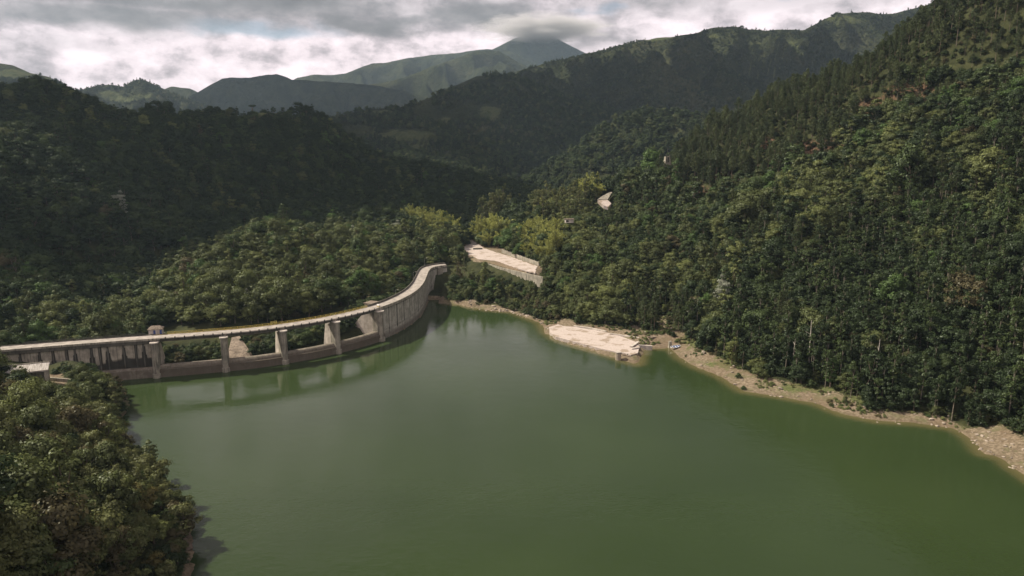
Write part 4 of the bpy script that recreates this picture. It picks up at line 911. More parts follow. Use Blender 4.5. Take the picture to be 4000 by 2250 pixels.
def slender(seed, height=17.0, rad=2.6):
    r = np.random.RandomState(seed); top = Vector((r.uniform(-.8, .8), r.uniform(-.8, .8), height * .86)); limbs = [((0, 0, -2), tuple(top * .5), .22, .15), (tuple(top * .5), tuple(top), .15, .05)]
    V = []; F_ = []; off = 0
    for k in range(13):
        u = r.uniform(.34, 1.0); a = 2.4 * k; rr = rad * r.uniform(.25, .85) * (1.15 - .5 * u); c = np.array([rr * math.cos(a), rr * math.sin(a), height * u * .95]); q = r.uniform(.75, 1.3)
        n = int(70 * q); d = rnd_dirs(r, n, -.6); C = c + d * q * r.uniform(.7, 1.1, n)[:, None] * np.array([1, 1, .9]); v, f = quads('', C, d + np.array([0, 0, .25]), .33 * r.uniform(.7, 1.3, n), None, seed=seed * 7 + k); V.append(v); F_.append(f + off); off += len(v)
        if k % 2 == 0: limbs.append((tuple(top * (u * .85)), tuple(c), .07, .03))
    return crown_mesh('crown', np.concatenate(V), np.concatenate(F_), M['leaf']), trunk_mesh('trunk', limbs, M['pale_bark'])
def bamboo(seed, height=11.0):
    r = np.random.RandomState(seed); V = []; F_ = []; off = 0; limbs = []
    for k in range(20):
        a = r.uniform(0, 6.28); lean = r.uniform(.15, .55); h = height * r.uniform(.6, 1.05); b0 = np.array([r.uniform(-.9, .9), r.uniform(-.9, .9), 0]); pts = []
        for t in np.linspace(0, 1, 9):
            o = lean * h * t ** 2.2; pts.append(b0 + np.array([math.cos(a) * o, math.sin(a) * o, h * (t - .30 * t ** 4 * lean * 1.8)]))
        for i in range(0, 6, 2): limbs.append((tuple(pts[i]), tuple(pts[i + 2]), .07, .05))
        for i in range(2, 9):
            q = .35 + .75 * math.sin(math.pi * (i - 1) / 8.5); n = int(18 * q) + 4; d = rnd_dirs(r, n); C = pts[i] + d * np.array([.62, .62, .75]) * q
            v, f = quads('', C, d + np.array([0, 0, .2]), .30 * r.uniform(.7, 1.3, n), None, asp=.45, seed=seed * 11 + k * 9 + i); V.append(v); F_.append(f + off); off += len(v)
    return crown_mesh('foliage', np.concatenate(V), np.concatenate(F_), M['leaf']), trunk_mesh('culms', limbs, M['pale_bark'])
def umbrella(seed):
    r = np.random.RandomState(seed); limbs = [((0, 0, -1.5), (.4, .2, 8.0), 1.0, .75)]; V = []; F_ = []; off = 0
    for k in range(8):
        a = .785 * k; rr = 2.4 if k % 2 else 1.2; c = np.array([rr * math.cos(a) + .4, rr * math.sin(a), 10.6 + r.uniform(-.4, .6)]); limbs.append(((.4, .2, 7.6), tuple(c), .12, .04)); n = 90; d = rnd_dirs(r, n, -.5)
        v, f = quads('', c + d * np.array([1.6, 1.6, .8]) * r.uniform(.7, 1.05, n)[:, None], d, .4, None, seed=seed + k); V.append(v); F_.append(f + off); off += len(v)
    return crown_mesh('crown', np.concatenate(V), np.concatenate(F_), M['leaf']), trunk_mesh('trunk', limbs, M['bark'])

KIND = {'broadleaf_tree': [broadleaf(11), broadleaf(12, 4.4, 8.2, .42, 24), broadleaf(13, 3.4, 11.5, .72, 22), broadleaf(14, 4.3, 9.0, .60, 17, skirt=.5), broadleaf(15, 3.2, 8.6, .5, 14), broadleaf(16, 5.0, 9.6, .50, 28), broadleaf(17, 2.7, 12.5, .80, 20, skirt=1.2), broadleaf(18, 4.8, 7.0, .35, 18)],
        'pine_tree': [pine(21), pine(22, 19, 2.8, .40), pine(23, 14.5, 3.3, .28), pine(24, 17.5, 2.6, .45), pine(25, 16, 3.5, .42)],
        'slender_tree': [slender(31), slender(32, 19, 2.4), slender(33, 15, 2.9)],
        'bamboo_clump': [bamboo(41), bamboo(42, 12.5)],
        'umbrella_tree': [umbrella(51)]}
PART = {'bamboo_clump': ('foliage', 'culms')}
TINT = {'warm olive': (.116, .124, .047), 'dark green': (.030, .045, .018), 'mid green': (.052, .073, .026), 'olive': (.083, .098, .036), 'yellow-green': (.125, .142, .048), 'brownish': (.090, .078, .038), 'bright green': (.064, .105, .030), 'silvery pale': (.24, .255, .19), 'golden': (.16, .14, .048),
        'pine green': (.072, .088, .036), 'deep pine green': (.050, .066, .029), 'bamboo yellow': (.250, .262, .070)}
first_of = {}
def plant(kind, var, x, y, z, s, rz, colour, label, cat, group, sz=1.0, tintmul=1.0):
    cm, tm = KIND[kind][var]; r = empty(kind, (x, y, z), rz, label, cat, group, (s, s, s * sz))
    cn, tn = PART.get(kind, ('crown', 'trunk'))
    if (kind, var) not in first_of:
        c = bpy.data.objects.new(cn, cm); t = bpy.data.objects.new(tn, tm); first_of[(kind, var)] = (c, t)
    else:
        c = first_of[(kind, var)][0].copy(); t = first_of[(kind, var)][1].copy()
    c['tint'] = tuple(float(q * tintmul) for q in TINT[colour]); col.objects.link(c); col.objects.link(t); c.parent = r; t.parent = r
    return r

# ---- where trees may stand
KEEP_OUT = [ROAD, SLAB, np.array([q[:2] for q in [(-175, 318), (-150, 324), (-118, 331), (-92, 343), (-85, 350), (-98, 347), (-120, 340), (-150, 334), (-172, 330)]])]
KO_D = [1.2, 2.5, 0.5]
# sight clearings: (photo outline, distance behind which trees do not matter)
SIGHT = [(np.array([(1800, 925), (1850, 920), (2120, 1036), (2105, 1075), (2100, 1100), (1985, 1090), (1925, 1060), (1905, 1025), (1880, 1020), (1810, 985)]), 560, 430 - 40),
         (np.array([(2322, 785), (2370, 745), (2398, 742), (2395, 800), (2374, 815), (2350, 806)]), 590, 300), (np.array([(2592, 598), (2620, 598), (2620, 636), (2592, 636)]), 640, 400),
         (np.array([(2204, 850), (2245, 850), (2243, 876), (2204, 874)]), 520, 400),
         (np.array([(880, 1310), (940, 1308), (1000, 1400), (880, 1405)]), 350, 250),
         (np.array([(-10, 1385), (185, 1380), (190, 1432), (-10, 1445)]), 300, 100), (np.array([(160, 1430), (185, 1430), (185, 1472), (160, 1470)]), 300, 100), (np.array([(187, 1470), (270, 1480), (262, 1500), (205, 1492)]), 300, 100),
         (np.array([(60, 1330), (640, 1295), (640, 1390), (380, 1415), (300, 1400), (230, 1412), (60, 1400)]), 315, 100), (np.array([(330, 1395), (640, 1385), (640, 1495), (505, 1485), (480, 1455), (400, 1430)]), 315, 100),
         (np.array([(560, 1270), (645, 1260), (1100, 1245), (1420, 1165), (1420, 1215), (1100, 1290), (640, 1340)]), 400, 100), (np.array([(1415, 1160), (1550, 1120), (1605, 1080), (1600, 1035), (1700, 1030), (1700, 1190), (1500, 1330), (1420, 1220)]), 700, 100)]
_dl = [seg_dist]
def tree_sites(lo, hi, spacing, jitter=.42, seed=0, zone=None):
    r = np.random.RandomState(seed); xs = np.arange(lo[0], hi[0], spacing); ys = np.arange(lo[1], hi[1], spacing * .87); X, Y = np.meshgrid(xs, ys); X = X + (np.arange(len(ys)) % 2)[:, None] * spacing / 2
    X = (X + r.uniform(-jitter, jitter, X.shape) * spacing).ravel(); Y = (Y + r.uniform(-jitter, jitter, Y.shape) * spacing).ravel()
    if zone is not None: k = zone(X, Y); X, Y = X[k], Y[k]
    return X, Y
def allowed(X, Y, top=8.0):
    ok = ~inside(LAKE, X, Y) & (seg_dist(LAKE, X, Y) > np.where((X < -60) & (Y < 290), .4, 2.4)) & ~inside(BARE, X, Y)
    ok &= ~((seg_dist(_c, X, Y, closed=False) < 13.0) & (Y > 270) & (X > -209))
    for poly, dd in zip(KEEP_OUT, KO_D): ok &= ~inside(poly, X, Y) & (seg_dist(poly, X, Y) > dd)
    ok &= ~inside(SHED_AREA, X, Y)
    p1, p2, _f = project(X, Y, ground(X, Y) + top); ok &= ~((p1 > 660) & (p1 < 1275) & (p2 < 449) & (Y > 700))
    Z = ground(X, Y)
    for tz in (3.0, top * .6, top):
        px, py, fw = project(X, Y, Z + tz)
        for poly, far_, near_ in SIGHT: ok &= ~(inside(poly, px, py) & (Y < far_) & (Y > near_ * 0 + 50))
    return ok, Z
def in_frame(X, Y, Z, m=120):
    px, py, fw = project(X, Y, Z); return (px > -m) & (px < 4000 + m) & (py > -m) & (py < 2250 + m * 2) & (fw > 20)

sites = dict(x=[], y=[], z=[], kind=[], spacing=[])
def add_sites(X, Y, Z, kind, sp):
    sites['x'].append(X); sites['y'].append(Y); sites['z'].append(Z); sites['kind'].append(np.full(len(X), kind, object)); sites['spacing'].append(np.full(len(X), sp))
near_zone = lambda X, Y: (Y < 300) & (X < -60) | (Y < 300) & (X > 60)
X, Y = tree_sites((-330, 60), (-60, 300), 4.3, seed=1, zone=lambda X, Y: X > -110 - .9 * Y); ok, Z = allowed(X, Y); add_sites(X[ok], Y[ok], Z[ok], 'b', 4.3)
X, Y = tree_sites((-420, 300), (480, 660), 4.9, seed=2, zone=lambda X, Y: (np.abs(X) < Y * .80 + 30) & ((X > -260) | (Y < 430))); ok, Z = allowed(X, Y); add_sites(X[ok], Y[ok], Z[ok], 'b', 4.9)
X, Y = tree_sites((60, 120), (420, 300), 4.7, seed=3, zone=lambda X, Y: X < Y * .80 + 60); ok, Z = allowed(X, Y); add_sites(X[ok], Y[ok], Z[ok], 'b', 4.7)
X, Y = tree_sites((-640, 360), (20, 1010), 6.2, seed=4, zone=lambda X, Y: (X > -Y * .76 - 40) & ~((X > -260) & (Y < 660) | (Y < 430)) ); ok, Z = allowed(X, Y); add_sites(X[ok], Y[ok], Z[ok], 'b', 6.2)
X, Y = tree_sites((0, 660), (560, 900), 6.5, seed=5, zone=lambda X, Y: X < Y * .7); ok, Z = allowed(X, Y); add_sites(X[ok], Y[ok], Z[ok], 'b', 6.5)
X = np.concatenate(sites['x']); Y = np.concatenate(sites['y']); Z = np.concatenate(sites['z']); KD = np.concatenate(sites['kind']); SP = np.concatenate(sites['spacing'])
# which kind grows where (seen from the photograph: pines on the upper right slope, tall slender trees above the right bank)
px, py, fw = project(X, Y, Z + 4)
pl = np.interp(px, [2560, 2640, 2760, 3000, 3300, 3700, 4000, 4500], [700, 720, 720, 640, 500, 380, 200, 100]) + 120 * fbm(X, Y, 60, 3, 77)
is_pine = (X > 100) & (Y > 330) & (py < pl) & (px > 2590)
is_pine &= ~((np.hypot((px - 3680) / 220, (py - 300) / 40) < 1) & (rng.rand(len(X)) < .6))
sl = (X > 75) & (Y < 420) & ~is_pine & (py > np.interp(px, [2700, 3000, 3300, 3700, 4100], [1420, 1080, 900, 760, 620])) & (px > 2780)
is_sl = sl & (rng.rand(len(X)) < .42)
KD[is_pine] = 'p'; KD[is_sl] = 's'
thin = np.where(is_pine, rng.rand(len(X)) < .72, True); X, Y, Z, KD, SP = X[thin], Y[thin], Z[thin], KD[thin], SP[thin]
hole = (fbm(X, Y, 26, 3, 61) < -.52) & (KD == 'b') & (Y > 300); X, Y, Z, KD, SP = X[~hole], Y[~hole], Z[~hole], KD[~hole], SP[~hole]
pq_, pr_, _f = project(X, Y, Z + 2); bare_r = np.zeros(len(X), bool)
for (ex, ey, ew, eh) in [(2700, 760, 90, 34), (2900, 720, 95, 32), (3320, 165, 120, 20), (3560, 345, 110, 18), (3200, 600, 120, 40), (2790, 1010, 40, 60), (3480, 430, 130, 30)]: bare_r |= np.hypot((pq_ - ex) / ew, (pr_ - ey) / eh) < 1
hole = bare_r & (rng.rand(len(X)) < .55); X, Y, Z, KD, SP = X[~hole], Y[~hole], Z[~hole], KD[~hole], SP[~hole]
sp_ = (fbm(X, Y, 55, 3, 63) > .30) & (KD == 'b') & (X > 60) & (Y < 600) & (rng.rand(len(X)) < .6); KD[sp_] = np.where(rng.rand(sp_.sum()) < .45, 'p', 's')
px, py, fw = project(X, Y, Z + 5); N = len(X)
# colour of each tree
patch = fbm(X, Y, 70, 3, 41); rr = rng.rand(N); colr = np.full(N, 'mid green', object)
colr[rr < .28] = 'dark green'; colr[(rr > .62)] = 'olive'; colr[(rr > .86)] = 'bright green'; colr[rr > .975] = 'brownish'
lit = (patch > .12); colr[lit & (rr > .35)] = 'olive'; colr[lit & (rr > .8)] = 'yellow-green'
mid_ = (X > -215) & (X < 60) & (Y < 660) & (Y > 310) & (rr < .55); colr[mid_] = np.where(rng.rand(mid_.sum()) < .5, 'olive', np.where(rng.rand(mid_.sum()) < .5, 'mid green', 'yellow-green'))  # fresh green slope; the extra olive share makes it look more lit
left = (X < -55) & (Y < 300); r2 = rng.rand(N)
colr[left & (r2 < .30)] = 'olive'; colr[left & (r2 > .30) & (r2 < .68)] = 'warm olive'; lowr = (px > 2900) & (py > 980) & (Y < 420) & (r2 < .7); colr[lowr] = 'dark green'; colr[left & (r2 > .90)] = 'brownish'; colr[left & (r2 > .975)] = 'golden'
darkhill = (px < 2080) & (Y > 560) | (X < -255) & (Y > 430); dk = darkhill & (rng.rand(N) < .85); colr[dk] = np.where(rng.rand(dk.sum()) < .75, 'dark green', 'mid green')  # hill's cloud shade is partly put into darker leaf colours
bam_zone = (np.hypot((px - 1640) / 75, (py - 830) / 45) < 1) | (np.hypot((px - 1740) / 70, (py - 870) / 40) < 1) | (np.hypot((px - 2120) / 75, (py - 955) / 75) < 1) | (np.hypot((px - 2270) / 90, (py - 730) / 40) < 1) | (np.hypot((px - 1920) / 80, (py - 910) / 32) < 1) | (np.hypot((px - 2130) / 70, (py - 800) / 40) < 1)
bz = bam_zone & (Y > 400) & (Y < 680) & (KD == 'b'); KD[bz & (rng.rand(N) < .36)] = 'm'; zz = bz & (KD == 'b'); colr[zz] = np.where(rng.rand(zz.sum()) < .4, 'yellow-green', np.where(rng.rand(zz.sum()) < .5, 'mid green', 'olive'))
cas = ((np.hypot((px - 1870) / 130, (py - 800) / 60) < 1) | (np.hypot((px - 2180) / 120, (py - 800) / 70) < 1)| (np.hypot((px - 1815) / 70, (py - 1060) / 45) < 1)) & (Y > 400) & (Y < 680) & (KD == 'b') & (rng.rand(N) < .7); KD[cas] = 's'; colr[cas] = np.where(rng.rand(cas.sum()) < .5, 'olive', 'warm olive')
KD_s = KD == 's'; colr[KD_s & ~cas] = np.where(rng.rand((KD_s & ~cas).sum()) < .55, 'dark green', 'mid green')
pn = KD == 'p'; colr[pn] = np.where(rng.rand(pn.sum()) < .5, 'pine green', 'deep pine green')
scl = SP / 5.1 * np.clip(np.exp(rng.normal(0, .27, N)), .5, 1.75) * np.where(KD == 'p', rng.uniform(.9, 1.1, N), 1); scl = np.where(KD == 's', rng.uniform(.72, 1.12, N), scl); scl = np.where(KD == 'p', rng.uniform(.58, 1.10, N), scl); scl = np.where(KD == 'm', rng.uniform(.85, 1.45, N), scl); scl = np.where(cas, rng.uniform(.85, 1.3, N), scl)
scl = np.where(Y > 620, np.minimum(scl, 1.35), scl); scl = scl * (1 + .45 * (Y < 620) * np.clip(fbm(X, Y, 48, 3, 65), -.7, .9)); scl = np.where((rng.rand(N) < .035) & (KD == 'b') & (X > 40) & (Y < 600), scl * 1.55, scl); edge = seg_dist(LAKE, X, Y) < 14; scl = np.where(edge & (KD == 'b'), scl * .72, scl)
scl = np.where((Y > 330) & (Y < 560) & (X > -40) & (X < 70) & (KD == 'b'), scl * .85, scl)
rot = rng.uniform(0, 6.28, N); stretch = rng.uniform(.82, 1.22, N)
NV = {'b': 8, 'p': 5, 's': 3, 'm': 2}; var = np.array([rng.randint(NV[k]) for k in KD])
var = np.where(darkhill & (KD == 'b') & (var == 6), 3, var)
# drop every tree whose real crown would stand in front of a built thing the photograph shows
TOP = {'b': 10.0, 'p': 17.5, 's': 17.0, 'm': 11.0}; tp = np.array([TOP[k] for k in KD]) * scl * np.where(KD == 'b', stretch, 1); gone = np.zeros(N, bool)
for poly, far_, near_ in SIGHT:
    for zf in (.25, .5, .75, .95):
        for xo in (-2.6, 0, 2.6): a_, c_, _f = project(X + xo * scl * .8, Y, Z + tp * zf); gone |= inside(poly, a_, c_) & (Y < far_) & (Y > 50)
X, Y, Z, KD, SP, scl, rot, stretch, var, colr, px, py, fw, left, darkhill = [q[~gone] for q in (X, Y, Z, KD, SP, scl, rot, stretch, var, colr, px, py, fw, left, darkhill)]; N = len(X)
NAME = {'b': 'broadleaf_tree', 'p': 'pine_tree', 's': 'slender_tree', 'm': 'bamboo_clump'}
# silvery crowns, each set by hand where the photograph shows one
SILVER = [(975, 985), (1045, 1010), (1290, 1045), (1375, 930), (730, 1080), (1510, 895), (1545, 910), (1385, 925), (640, 1175), (980, 1195), (880, 1105), (2840, 1190), (2830, 1180), (2690, 1205), (3050, 880), (40, 750), (480, 840)]
def nearest_site(qx, qy):
    d = np.hypot(px - qx, py - qy) + (Y > 640) * 60 + (KD != 'b') * 500; return int(np.argmin(d))
sil = []
for q in SILVER:
    i = nearest_site(*q)
    if i not in sil: sil.append(i); colr[i] = 'silvery pale'; var[i] = 4 if scl[i] < 1 else 2

# ---- visible ones first: a coarse depth picture of the forest, nearest crown wins
frame = in_frame(X, Y, Z + 5); rad_px = 3.4 * scl / np.maximum(fw, 20) * F_PX
order = np.argsort(-fw); cell = 24; buf = np.full((2250 // cell + 40, 4000 // cell + 40), -1, int)
for i in order:
    if not frame[i]: continue
    r_ = rad_px[i] * .8; a, c = int((px[i] - r_) // cell) + 10, int((px[i] + r_) // cell) + 11; e, g = int((py[i] - r_) // cell) + 10, int((py[i] + r_) // cell) + 11
    buf[max(e, 0):max(g, 0), max(a, 0):max(c, 0)] = i
seen = np.bincount(buf[10:10 + 2250 // cell, 10:10 + 4000 // cell].ravel()[buf[10:10 + 2250 // cell, 10:10 + 4000 // cell].ravel() >= 0], minlength=N)
def place_words(i):
    x, y = X[i], Y[i]
    if x < -55 and y < 300: return ('on the near left bank beside the shed' if y > 240 else 'on the near left bank at the water edge' if seg_dist(LAKE, np.array([x]), np.array([y]))[0] < 22 else 'deep in the near left forest')
    if x < -60 and y < 600 and y > 300: return 'on the sunlit slope behind the dam bridge' if x > -215 else 'on the lit hill behind the left abutment'
    if x < 75 and y < 470: return 'behind the concrete apron' if x > -5 else 'beside the right end of the dam'
    if x < 160 and y >= 470: return 'around the terrace road'
    if y < 300: return 'along the right bank by the stony beach' if x > 125 else 'above the bare right bank'
    return 'high on the right hillside' if Z[i] > 70 else 'on the lower right hillside'
CAT = {'b': 'tree', 'p': 'pine tree', 's': 'tree', 'm': 'bamboo'}
solo = np.zeros(N, bool); LIMIT = {'b': 288, 'p': 296, 's': 280, 'm': 120}
for k in 'bpsm':
    idx = np.where((KD == k) & (seen > 0))[0]; size = rad_px[idx] ** 2 * (0.3 + np.minimum(1, seen[idx] * cell * cell / (3.14 * rad_px[idx] ** 2)))
    size = size + np.isin(idx, sil) * 1e9; solo[idx[np.argsort(-size)[:LIMIT[k]]]] = True
WORD = {'b': 'broadleaf tree', 'p': 'tall pine', 's': 'tall slender tree', 'm': 'bamboo clump'}
for i in np.where(solo)[0]:
    k = KD[i]; c = colr[i] if k != 'm' else 'bamboo yellow'
    big = '' if k != 'b' or i in sil else ('large ' if scl[i] > 1.15 else 'small ' if scl[i] < .74 else '')
    cw = 'yellow' if c == 'bamboo yellow' else c.replace('pine ', '')
    lab = f"{big}{cw} {WORD[k]} {place_words(i)}" if i not in sil else f"silvery pale crowned tree {place_words(i)}"
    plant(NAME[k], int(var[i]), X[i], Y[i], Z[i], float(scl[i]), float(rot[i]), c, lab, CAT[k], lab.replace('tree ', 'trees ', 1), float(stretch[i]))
# trees standing alone on the bare plateau rim of the dark hill
RIM = [(740, 455, 1.1), (820, 455, 1.2), (835, 462, .9), (590, 428, 1.4), (618, 425, 1.5), (655, 450, 1.2), (870, 447, .8), (905, 443, .9), (925, 440, .7), (1068, 438, .6), (1105, 438, .7), (1138, 438, .7), (1172, 436, 1.35), (1195, 436, 1.1), (1215, 436, 1.0), (1235, 438, .9), (560, 430, 1.0), (780, 455, .9), (700, 452, .8), (850, 450, 1.1), (485, 400, .9)]
def rim_point(qx, qy):
    ys = np.arange(700, 1080, 4.0); best = None
    for yv in ys:
        q = D(qx, qy, yv); g = float(ground(q[0], q[1]))
        a = project(np.array(q[0]), np.array(yv), np.array(g))
        if best is None or a[1] < best[0]: best = (float(a[1]), q[0], yv, g)
    return best
for n_, (qx, qy, s) in enumerate(RIM):
    b0 = rim_point(qx, qy); lab = 'dark round tree standing on the bare rim of the dark hill' if s < 1.3 else 'largest dark tree of the row on the hill rim' if qx == 1172 else 'tall dark tree of the close pair on the left part of the hill rim'
    plant('broadleaf_tree', n_ % 6, b0[1], b0[2], b0[3], s * 1.5, n_ * 1.7, 'dark green', lab, 'tree', 'trees along the hill rim', 1.1)
b0 = rim_point(985, 440); plant('umbrella_tree', 0, b0[1], b0[2], b0[3] - 3.0, 1.25, 0, 'dark green', 'flat topped umbrella tree alone on the hill rim', 'tree', 'trees along the hill rim')

# bare dead trunks standing out of the dark trees of the right bank
def dead_tree(qx, qy, h, seed, lab):
    r = np.random.RandomState(seed); best = None
    for yv in np.arange(225, 420, 1.5):
        q = D(qx, qy, yv); g = float(ground(q[0], q[1]))
        if q[2] <= g: best = (q[0], yv, g); break
    if best is None: return
    e = empty('dead_tree', (best[0], best[1], best[2] - .5), 0, lab, 'dead tree'); k = r.uniform(-.5, .5, 2); mid = (k[0], k[1], h * .6); top = (k[0] * 1.6, k[1] * 1.6, h)
    o = MB().tube((0, 0, 0), mid, .34, .24).tube(mid, top, .24, .10).build('trunk', M['dead_bark']); o.parent = e
    for t in r.uniform(.55, .95, 4):
        a = r.uniform(0, 6.28); l = r.uniform(1.2, 3.2); b_ = Vector((k[0] * t * 1.5, k[1] * t * 1.5, h * t)); o = MB().tube(b_, b_ + Vector((math.cos(a) * l, math.sin(a) * l, l * .45)), .10, .04).build('branch', M['dead_bark']); o.parent = e
M['dead_bark'] = plain('dead_bark', (.34, .31, .26), .9, .25, 2)
dead_tree(3159, 1420, 19, 1, 'tallest pale dead trunk with a broken side branch above the right bank')
dead_tree(3415, 1520, 20, 2, 'slim pale dead trunk among dark trees behind the rocky bank')
dead_tree(2998, 1440, 13, 3, 'thin grey dead trunk at the forest edge near the red bank')
dead_tree(3090, 1462, 15, 4, 'dead trunk with short bare stubs between the dark shore trees')
# ---- the rest of each forest as one mass
def scatter_group(name, kinds):
    ng = bpy.data.node_groups.new(name, 'GeometryNodeTree'); ng.interface.new_socket('Geometry', in_out='INPUT', socket_type='NodeSocketGeometry'); ng.interface.new_socket('Geometry', in_out='OUTPUT', socket_type='NodeSocketGeometry')
    nd = ng.nodes; gi = nd.new('NodeGroupInput'); go = nd.new('NodeGroupOutput'); lk = ng.links.new
    jn = nd.new('GeometryNodeJoinGeometry')
    for kv in kinds[::-1]:
        j2 = nd.new('GeometryNodeJoinGeometry')
        for ob in first_of[kv]:
            oi = nd.new('GeometryNodeObjectInfo'); oi.transform_space = 'ORIGINAL'; oi.inputs['Object'].default_value = ob; oi.inputs['As Instance'].default_value = False; lk(oi.outputs['Geometry'], j2.inputs[0])
        g2 = nd.new('GeometryNodeGeometryToInstance'); lk(j2.outputs[0], g2.inputs[0]); lk(g2.outputs[0], jn.inputs[0])
    def at(n, t): a = nd.new('GeometryNodeInputNamedAttribute'); a.data_type = t; a.inputs['Name'].default_value = n; return a.outputs['Attribute']
    ip = nd.new('GeometryNodeInstanceOnPoints'); lk(gi.outputs[0], ip.inputs['Points']); lk(jn.outputs[0], ip.inputs['Instance']); ip.inputs['Pick Instance'].default_value = True
    lk(at('variant', 'INT'), ip.inputs['Instance Index']); er = nd.new('FunctionNodeEulerToRotation'); lk(at('turn', 'FLOAT_VECTOR'), er.inputs[0]); lk(er.outputs[0], ip.inputs['Rotation']); lk(at('size', 'FLOAT_VECTOR'), ip.inputs['Scale'])
    lk(ip.outputs[0], go.inputs[0]); return ng
def mass(name, label, kinds, P, var_, rot_, size, tint):
    me = bpy.data.meshes.new(name); me.vertices.add(len(P)); me.vertices.foreach_set('co', np.asarray(P, np.float32).ravel())
    a = me.attributes.new('variant', 'INT', 'POINT'); a.data.foreach_set('value', np.asarray(var_, np.int32))
    for n_, v in (('turn', rot_), ('size', size), ('tint', tint)): a = me.attributes.new(n_, 'FLOAT_VECTOR', 'POINT'); a.data.foreach_set('vector', np.asarray(v, np.float32).ravel())
    o = bpy.data.objects.new(name, me); col.objects.link(o); md = o.modifiers.new('scatter', 'NODES'); md.node_group = scatter_group(name, kinds); return tag(o, label, None, None, 'stuff')
def tints(c): return np.array([TINT[q] for q in c])
for k, nm, lab in (('b', 'broadleaf_forest', 'dense broadleaf forest covering the valley slopes'), ('p', 'pine_forest', 'pine forest on the upper right slope'), ('s', 'slender_forest', 'tall slender trees packed above the right bank'), ('m', 'bamboo_grove', 'bamboo grove around the terrace road')):
    q = (KD == k) & ~solo
    if not q.any(): continue
    kv = [(NAME[k], v) for v in range(NV[k]) if (NAME[k], v) in first_of]; n = q.sum()
    mass(nm, lab, kv, np.stack([X, Y, Z], 1)[q], var[q] % len(kv), np.stack([np.zeros(n), np.zeros(n), rot[q]], 1), np.stack([scl[q], scl[q], scl[q] * stretch[q]], 1), tints(colr[q] if k != 'm' else np.full(n, 'bamboo yellow', object)))
# low bushes that close the ground between trunks and along the forest edges
bx, by = tree_sites((-260, 100), (420, 620), 4.2, seed=9, zone=lambda X, Y: np.abs(X) < Y * .78 + 20); okb, bz_ = allowed(bx, by, 2.0); bx, by, bz_ = bx[okb], by[okb], bz_[okb]; 
fx, fy = [], []
for s in np.arange(S_P[0] - 30, S_R - 6, 1.5):
    for nn_ in (-9.6, -12, -15, -17.5, -20, -22.5):
        if S_P[0] + 1.5 < s < S_P[4] + 2 and (nn_ > -13 or (s < S_P[1] + 2 and nn_ > -15.5)): continue
        if S_P[1] + 2 < s < S_P[1] + 13 and nn_ > -18.5: continue
        g = dam_xyz(s + rng.uniform(-.7, .7), nn_ + rng.uniform(-1, 1), 0); fx.append(g[0]); fy.append(g[1])
fx, fy = np.array(fx), np.array(fy); bx, by, bz_ = np.concatenate([bx, fx]), np.concatenate([by, fy]), np.concatenate([bz_, ground(fx, fy)]); n = len(bx)
s_ = rng.uniform(.22, .48, n); s_[-len(fx):] *= 1.45; mass('undergrowth', 'low bushes and creepers under the trees', [('broadleaf_tree', v) for v in range(8)], np.stack([bx, by, bz_ - .6], 1), rng.randint(0, 8, n), np.stack([np.zeros(n), np.zeros(n), rng.uniform(0, 6.28, n)], 1), np.stack([s_ * 1.2, s_ * 1.2, s_], 1), tints(rng.choice(['dark green', 'mid green', 'olive', 'brownish'], n, p=[.4, .35, .18, .07])))
# forests on the hills beyond
fp = []; fs = []; ft = []
for lab, (mx, my, mz, fld, nj) in MOUNTS.items():
    dist = my.mean()
    if dist > 3300: continue
    sp = 7.5 if dist < 1500 else 9.5 if dist < 2300 else 9.0
    u = np.linspace(0, 1, 1)
    ax_ = np.abs(np.diff(mx, axis=1)).mean(); ay_ = np.abs(np.diff(my[:nj], axis=0)).mean(); npx, nrow = mx.shape[1], nj + 3
    cnt = int((mx.shape[1] * ax_) * (nj * ay_) / sp ** 2 * 1.15); cnt = min(cnt, 34000)
    gi_ = rng.uniform(0, npx - 1.001, cnt); gj_ = rng.uniform(nj * .12, nrow - 1.001, cnt); i0 = gi_.astype(int); j0 = gj_.astype(int); du, dv = gi_ - i0, gj_ - j0
    bil = lambda A: (A[j0, i0] * (1 - du) + A[j0, i0 + 1] * du) * (1 - dv) + (A[j0 + 1, i0] * (1 - du) + A[j0 + 1, i0 + 1] * du) * dv
    q = np.stack([bil(mx), bil(my), bil(mz) - 1.0], 1); f_ = bil(fld); p1, p2, p3 = project(q[:, 0], q[:, 1], q[:, 2])
    gap = fbm(q[:, 0], q[:, 1], sp * 16, 3, 5); k = (f_ < .45) & (p1 > -150) & (p1 < 4150) & (gap > -.42); q = q[k]; fp.append(q); fs.append(np.full(len(q), sp / (7.0 if dist < 1500 else 7.6 if dist < 2200 else 11)) * rng.uniform(.6, 1.25, len(q)))
    base = np.where(rng.rand(len(q), 1) < .55, np.array([TINT['dark green']]), np.array([TINT['mid green']])); base = np.where(rng.rand(len(q), 1) < .12, np.array([TINT['olive']]), base); ft.append(base)
fp = np.concatenate(fp); fs = np.concatenate(fs); ft = np.concatenate(ft); n = len(fp)
mass('distant_forest', 'forest over the far hills and mountain ridges', [('broadleaf_tree', v) for v in range(8)], fp, rng.randint(0, 8, n), np.stack([np.zeros(n), np.zeros(n), rng.uniform(0, 6.28, n)], 1), np.stack([fs, fs, fs * rng.uniform(.8, 1.2, n)], 1), ft)
print('trees', N, 'solo', {k: int((solo & (KD == k)).sum()) for k in 'bpsm'}, 'all', {k: int((KD == k).sum()) for k in 'bpsm'}, 'far', n)

